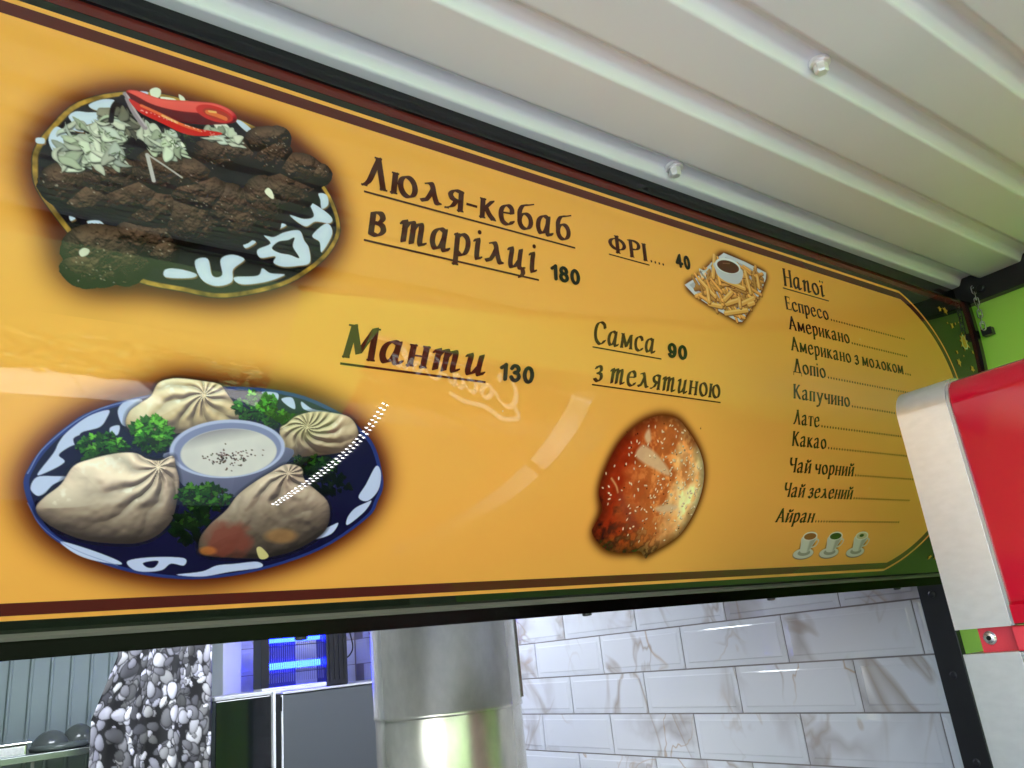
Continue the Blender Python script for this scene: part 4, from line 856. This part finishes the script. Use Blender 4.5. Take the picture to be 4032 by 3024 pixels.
# exhaust duct
dc = thing('exhaust_duct', 'wide galvanised steel exhaust pipe standing in front of the tiled wall', 'pipe', (.90, 1.51, 0))
link('lower_section', lathe_me([(.1500, .85), (.1500, EYE - .098), (.1492, EYE - .094)], .90, 1.51, 72), M['galv'], dc, True)
link('upper_section', lathe_me([(.1522, EYE - .1055), (.1530, EYE - .1045), (.1530, EYE - .0985), (.1522, EYE - .097), (.1518, EYE + .60)], .90, 1.51, 72, False), M['galv'], dc, True)
a = math.radians(-38); sx, sy = .90 + .1535 * math.cos(a), 1.51 + .1535 * math.sin(a)
link('seam_strip', tube_me([(sx, sy, EYE - .092), (sx, sy, EYE + .59)], .0035, 6), M['galv'], dc)
# grooved grey wall, jamb, curtain
gw = thing('grooved_wall', 'pale grey grooved sheet wall at the back of the kitchen behind the shelf', 'wall', (.2, 3.25, 0))
pr2 = []; x = -1.2
while x < .93:
    pr2 += [(x, 3.25), (x + .004, 3.240), (x + .010, 3.240), (x + .014, 3.25)]; x += .0605
n = len(pr2); v = [(a, b, z) for z in (0, EYE + .6) for a, b in pr2]
link('sheet', pyd(v, [(i, i + 1, n + i + 1, n + i) for i in range(n - 1)]), M['kwall'], gw)
jb = tag(box('door_jamb', .915, .983, 3.12, 3.33, 0, EYE + .60, M['white'], None, .003), 'white door jamb beside the pebble curtain', 'jamb')
cu_m = mat('curtain_cloth', (128, 128, 128), .75, attr='ink')
CW, CH, cd = .42, 1.5, .003; nx, ny = int(CW / cd) + 1, int(CH / cd) + 1
img = np.empty((ny, nx, 3)); img[:] = (26, 25, 28); rg = np.random.default_rng(5)
for k in range(1300):
    cx, cy = rg.random() * nx, rg.random() ** 1.6 * ny; a = rg.uniform(4.2, 9.5) * (1.0 if rg.random() < .55 else .6); b = a * rg.uniform(.5, .9); t = rg.normal(1.2, .8)
    i0, i1, j0, j1 = int(max(0, cx - a - 1)), int(min(nx, cx + a + 2)), int(max(0, cy - a - 1)), int(min(ny, cy + a + 2))
    if i1 <= i0 or j1 <= j0: continue
    X, Y = np.meshgrid(np.arange(i0, i1) - cx, np.arange(j0, j1) - cy); u, v = (X * math.cos(t) + Y * math.sin(t)) / a, (-X * math.sin(t) + Y * math.cos(t)) / b
    ang_ = np.arctan2(v, u); r = (u * u + v * v) * (1 + .22 * np.sin(2 * ang_ + k) + .12 * np.sin(3 * ang_ + 2 * k)) ; g = rg.uniform(80, 225); c = np.array((g, g * .99, g * rg.uniform(.99, 1.07)))
    sh = np.clip(1.02 - .16 * r * r + .16 * (-X - Y) / a, .5, 1.1); al = np.clip((1.05 - r) * 5, 0, 1)[..., None]; dk = np.clip((1.6 - r) * 2.0, 0, 1)[..., None]
    w = (slice(j0, j1), slice(i0, i1)); img[w] = img[w] * (1 - .75 * dk) + np.array((22, 21, 24)) * .75 * dk; img[w] = img[w] * (1 - al) + c * sh[..., None] * al
U, Vv = np.meshgrid(np.linspace(0, 1, nx), np.linspace(0, 1, ny)); zz = EYE + .30 - Vv * CH
wid = .262 + .058 * np.clip((EYE + .10 - zz) / .16, 0, 1); xx = .728 - (1 - U) * wid
yy = 2.60 + .022 * np.sin(U * 19 + .6 * np.sin(zz * 3)) + .012 * np.sin(U * 41 + 2) * (0.5 + .5 * np.sin(zz * 2.3))
P = np.stack([xx, yy, zz], -1).reshape(-1, 3); i = np.arange(nx * ny).reshape(ny, nx); q = np.stack([i[:-1, :-1], i[1:, :-1], i[1:, 1:], i[:-1, 1:]], -1).reshape(-1, 4)
me = pyd(P, [tuple(map(int, t)) for t in q]); cc = np.ones((len(P), 4), np.float32); cc[:, :3] = lin(np.clip(img, 0, 255)).reshape(-1, 3)
me.color_attributes.new('ink', 'FLOAT_COLOR', 'POINT').data.foreach_set('color', cc.ravel())
cu = tag(link('curtain', me, cu_m, None, True), 'pleated door curtain printed with grey and white pebbles', 'curtain')
so = cu.modifiers.new('t', 'SOLIDIFY'); so.thickness = .0012
# refrigerator and grey cabinet
FY = 2.75
fr = thing('refrigerator', 'refrigerator with dark glass door and white handle strip beside the curtain', 'refrigerator', (.90, FY + .25, 0))
zt = EYE - .0555
box('body', .782, .995, FY + .03, FY + .5, .05, zt - .0006, M['grey'], fr, .003)
box('top_trim', .780, .997, FY - .004, FY + .5, zt, zt + .012, M['tray'], fr, .002)
box('door', .784, .962, FY - .008, FY + .0295, .10, zt - .002, M['darkglass'], fr, .002)
box('handle', .9625, .9715, FY - .024, FY + .0295, .10, zt + .008, M['white'], fr, .002)
box('hinge_side', .9725, .9945, FY - .006, FY + .0295, .10, zt - .002, M['satin'], fr, .001)
gc = thing('grey_cabinet', 'tall plain grey cabinet under the insect lamp', 'cabinet', (1.2, FY + .25, 0))
box('carcass', 1.004, 1.532, FY, FY + .5, 0, zt - .004, M['grey'], gc, .003)
box('top_board', 1.002, 1.534, FY - .006, FY + .5, zt - .0035, zt + .002, M['tray'], gc, .001)
box('edge_strip', .9976, 1.0036, FY - .004, FY + .2, .3, zt - .006, M['white'], gc, .001)
box('hinge', .9955, .9974, FY - .010, FY + .01, zt - .055, zt - .012, M['satin'], gc)
# insect lamp
ZY = 2.84; zb = EYE - .0525
iz = thing('insect_lamp', 'black electric insect killer lamp with glowing blue tubes on the grey cabinet', 'lamp', (1.1, ZY, zb))
zh = zb + .30
box('housing', .966, 1.110, ZY + .07, ZY + .085, zb + .012, zh, mat('dark_blue_black', (14, 16, 34), .4), iz)
box('tray', .962, 1.196, ZY - .006, ZY + .085, zb, zb + .016, M['tray'], iz, .004)
box('left_frame', .962, .990, ZY, ZY + .085, zb + .0165, zh, M['satin'], iz, .002)
box('top_frame', .9905, 1.1955, ZY, ZY + .085, zh - .03, zh, M['satin'], iz, .002)
e_ = box('end_cap', 1.1965, 1.2800, ZY - .004, ZY + .09, zb - .0005, zh + .01, M['satin'], iz, .006)
for k in range(4): box('cap_rib', 1.208 + .018 * k, 1.216 + .018 * k, ZY - .008, ZY - .0042, zb + .02, zh, M['satin'], e_)
TUBE = mat('blue_lamp_tube', (60, 90, 255), .3, emit=(8, 24, 255), estr=9.0)
for z in (zb + .085, zb + .175):
    o = link('tube', lathe_me([(.011, 0), (.011, .198)], 0, 0, 16), TUBE, iz); o.matrix_parent_inverse = Matrix()
    o.matrix_basis = Matrix.Translation(Vector((.994, ZY + .048, z)) - iz.location) @ Matrix.Rotation(math.pi / 2, 4, 'Y')
WI = mat('grille_wire', (150, 150, 150), .3, metal=.8); wm = tube_me([(0, 0, 0), (0, 0, .245)], .0011, 5); wm.materials.append(WI)
for k in range(26):
    o = bpy.data.objects.new('grille_wire', wm); COL.objects.link(o); o.parent = iz; o.matrix_basis = Matrix.Translation(Vector((.994 + k * .0078, ZY + .012, zb + .03)) - iz.location)
for z in (zb + .06, zb + .15, zb + .24): link('cross_wire', tube_me([(.991, ZY + .010, z), (1.195, ZY + .010, z)], .0014, 5), M['satin'], iz)
link('cable', tube_me([tuple(p) for p in catmull([(1.281, ZY + .03, zb + .085), (1.300, ZY + .02, zb + .10), (1.312, ZY + .02, zb + .13), (1.303, ZY + .03, zb + .20), (1.30, ZY + .04, zb + .30)], 6)], .0028, 6), M['satin'], iz)
# shelf with bowls
SY = 2.80; zs = EYE - .143
sh = thing('wall_shelf', 'steel shelf along the grooved wall', 'shelf', (.2, SY, zs))
box('board', -.8, .60, SY, SY + .40, zs - .0125, zs, mat('shelf_steel', (120, 126, 124), .3, metal=.8), sh, .002)
box('front_edge', -.8, .60, SY - .006, SY - .0005, zs - .014, zs + .004, mat('shelf_edge_steel', (150, 156, 154), .3, metal=.8), sh, .001)
for x in (.12, .30, .46): box('rod', x - .004, x + .004, SY + .02, SY + .03, zs - .5, zs - .0128, M['tray'], sh)
BW = mat('smoky_bowl_glass', (92, 98, 96), .18, vary=.1, vscale=20)
for (x, y, r, h, lb) in ((.352, SY + .12, .052, .052, 'upturned smoky grey bowl on the steel shelf, next to the labelled tub'), (.432, SY + .16, .048, .060, 'upturned smoky grey bowl on the steel shelf, beside the pebble curtain')):
    tag(link('bowl', lathe_me([(r, zs + .0045), (r * 1.03, zs + .008)] + [(r * math.cos(t), zs + .008 + h * math.sin(t)) for t in np.linspace(0.05, 1.45, 9)], x, y, 32), BW, None, True), lb, 'bowl')
tb = thing('tub', 'steel food tub with a white paper label on the shelf', 'tub', (.245, SY + .06, zs))
box('body', .200, .283, SY + .01, SY + .12, zs + .0045, zs + .034, M['steel'], tb, .004)
box('lid', .195, .292, SY + .004, SY + .126, zs + .0345, zs + .040, M['steel'], tb, .002)
box('paper_label', .210, .276, SY + .0085, SY + .0098, zs + .009, zs + .030, mat('paper_label', (226, 228, 224), .8, vary=.1, vscale=140), tb)
tag(link('tray_lid', lathe_me([(.075, zs + .0045), (.078, zs + .012), (.075, zs + .022)], .372, SY + .10, 32), mat('clear_grey_lid', (100, 108, 106), .15), None, True), 'low round grey lid lying on the steel shelf under the bowls', 'lid')
# shell of the kitchen
tag(box('kitchen_floor', -1.6, 1.60, .75, 3.4, -.02, .01, mat('floor_tile', (120, 116, 110), .5, vary=.1)), kind='structure')
tag(box('kiosk_roof', -1.66, 1.66, .60, 3.5, EYE + .605, EYE + .70, M['white']), 'flat white roof slab of the kiosk above the kitchen', 'roof')
tag(box('kitchen_side_wall', -1.66, -1.605, .75, 3.4, 0, EYE + .60, M['white']), 'white side wall of the kitchen at the far end from the tiles', 'wall')
tag(box('kitchen_rear_wall', -1.604, .980, 3.34, 3.40, 0, EYE + .60, M['white']), 'white rear wall of the kitchen behind the grooved sheet', 'wall')
ct = thing('counter', 'unseen dark counter under the hatch, its top extended to block light from the ground', 'counter', (-.3, .8, 0))
box('base', -1.6, .70, .70, 1.25, .05, 1.0795, mat('counter_front', (70, 70, 72), .5), ct); box('top', -1.6, .745, .10, 1.27, 1.08, 1.12, mat('counter_top', (34, 33, 34), .55, vary=.2, vscale=30), ct, .004)  # added out of view; dark overhang keeps ground light off the lower board
LED = mat('led_panel', (255, 255, 255), .4, emit=(236, 244, 255), estr=3.1)
lp = thing('ceiling_lamp', 'flat white LED panel lamp on the kitchen ceiling', 'lamp', (.85, 2.1, EYE + .6))
box('case', .10, 1.30, 1.98, 2.22, EYE + .585, EYE + .6045, M['white'], lp); box('diffuser', .12, 1.28, 2.0, 2.2, EYE + .578, EYE + .5848, LED, lp)

# ------------------------------------------------------------------ what lies behind the viewer (seen in the reflections, or added for the light)
gr = link('ground', pyd([(-80, -120, -.03), (80, -120, -.03), (80, 60, -.03), (-80, 60, -.03)], [(0, 1, 2, 3)]), mat('asphalt_ground', (60, 59, 58), .9, vary=.15, vscale=2)); tag(gr, kind='structure')
pv_ = thing('paving', None, None, (0, -2, 0)); pv_['kind'] = 'structure'
box('sand_bed', -3.5, 3.5, -3.6, 2.9, -.026, -.0035, M['paving'], pv_)
sl = box_me(-.298, .298, -.298, .298, -.026, 0, .003, 1); sl.materials.append(M['paving'])
for i in range(-6, 6):
    for j in range(-9, 2):
        o = bpy.data.objects.new('paving_slab', sl); COL.objects.link(o); o.parent = pv_; o.matrix_basis = Matrix.Translation((i * .602 + .3, j * .602 + 2.1, rr.uniform(-.001, .001)))
ok = thing('opposite_kiosk', 'green kiosk with a white window across the walkway', 'kiosk', (-.5, -6, 0))
box('wall', -5.5, 3.6, -6.6, -5.2, 0, 2.75, mat('dull_green_panel', (60, 84, 44), .4, vary=.1, vscale=2), ok)
box('roof', -5.8, 3.9, -6.9, -4.9, 2.755, 2.86, M['satin'], ok)
box('plinth', -5.52, 3.62, -5.196, -5.16, 0, .35, M['satin'], ok)
w_ = box('window', -3.6, -1.9, -5.196, -5.15, 1.05, 2.1, M['white'], ok); box('pane', -3.53, -1.97, -5.149, -5.145, 1.12, 2.03, M['darkglass'], w_)
fb = thing('bounce_building', 'long unseen pale building added beyond the trees to bounce light', 'building', (0, -12, 0))
box('wall', -22, 22, -20, -13, 0, 8.0, mat('pale_render', (238, 234, 226), .8, vary=.06), fb); box('roof', -22.4, 22.4, -20.4, -12.6, 8.01, 8.3, M['grey'], fb)  # unseen, added as a bright wall sending level light under the awning
for k in range(10):
    w_ = box('window', -20 + 4 * k, -18.3 + 4 * k, -13.0, -12.95, 2.6, 4.4, M['white'], fb); box('pane', -19.9 + 4 * k, -18.4 + 4 * k, -12.948, -12.944, 2.7, 4.3, M['darkglass'], w_)
g = np.random.default_rng(9); V_, F_ = [], []
for k in range(9000):
    c = np.array((g.uniform(-5.4, 3.5), g.uniform(-4.9, -3.9), 0)); c[2] = g.uniform(.02, .62 + .08 * math.sin(c[0] * 3) + .05 * math.sin(c[0] * 7.3)); n = len(V_)
    u, v = g.normal(size=3), g.normal(size=3); u /= np.linalg.norm(u); v -= u * v.dot(u); v /= np.linalg.norm(v); q = g.uniform(.05, .1)
    V_ += [c - u * q, c + v * q * .55, c + u * q, c - v * q * .55]; F_.append((n, n + 1, n + 2, n + 3))
tag(link('hedge', pyd(V_, F_), mat('hedge_leaves', (62, 92, 40), .6, vary=.3, vscale=4)), 'low green hedge added before the opposite kiosk to cover sunlit ground in reflections', 'hedge')  # added to hide sunlit ground from the board's reflection
def tree(x, y, h, r, seed, label):
    t = thing('tree', label, 'tree', (x, y, 0), 'trees behind the opposite kiosk'); g = np.random.default_rng(seed)
    link('trunk', tube_me([(x, y, 0), (x + .1, y, h * .35), (x + .05, y + .1, h * .7)], .14, 8), mat('bark', (84, 70, 56), .9, vary=.2), t)
    V_, F_ = [], []
    for k in range(2600):
        a, b = g.random() * 6.283, math.acos(g.uniform(-1, 1)); q = r * (g.random() ** .4) * (1 + .25 * math.sin(3 * a + seed) * math.sin(2 * b))
        c = np.array((x + q * math.sin(b) * math.cos(a), y + q * math.sin(b) * math.sin(a), h * .72 + q * .85 * math.cos(b))); n = len(V_)
        u, v = g.normal(size=3), g.normal(size=3); u /= np.linalg.norm(u); v -= u * v.dot(u); v /= np.linalg.norm(v); s = g.uniform(.06, .13)
        V_ += [c - u * s, c + v * s * .5, c + u * s, c - v * s * .5]; F_.append((n, n + 1, n + 2, n + 3))
    link('crown', pyd(V_, F_), mat('leaves', (74, 112, 44), .6, vary=.3, vscale=3), t)
for k, (x, y, h, r, lb) in enumerate([(-5, -9.5, 5.2, 1.7, 'leafy tree behind the window end of the opposite kiosk'), (4.6, -9.2, 4.6, 1.6, 'leafy tree behind the plain end of the opposite kiosk')]): tree(x, y, h, r, k, lb)
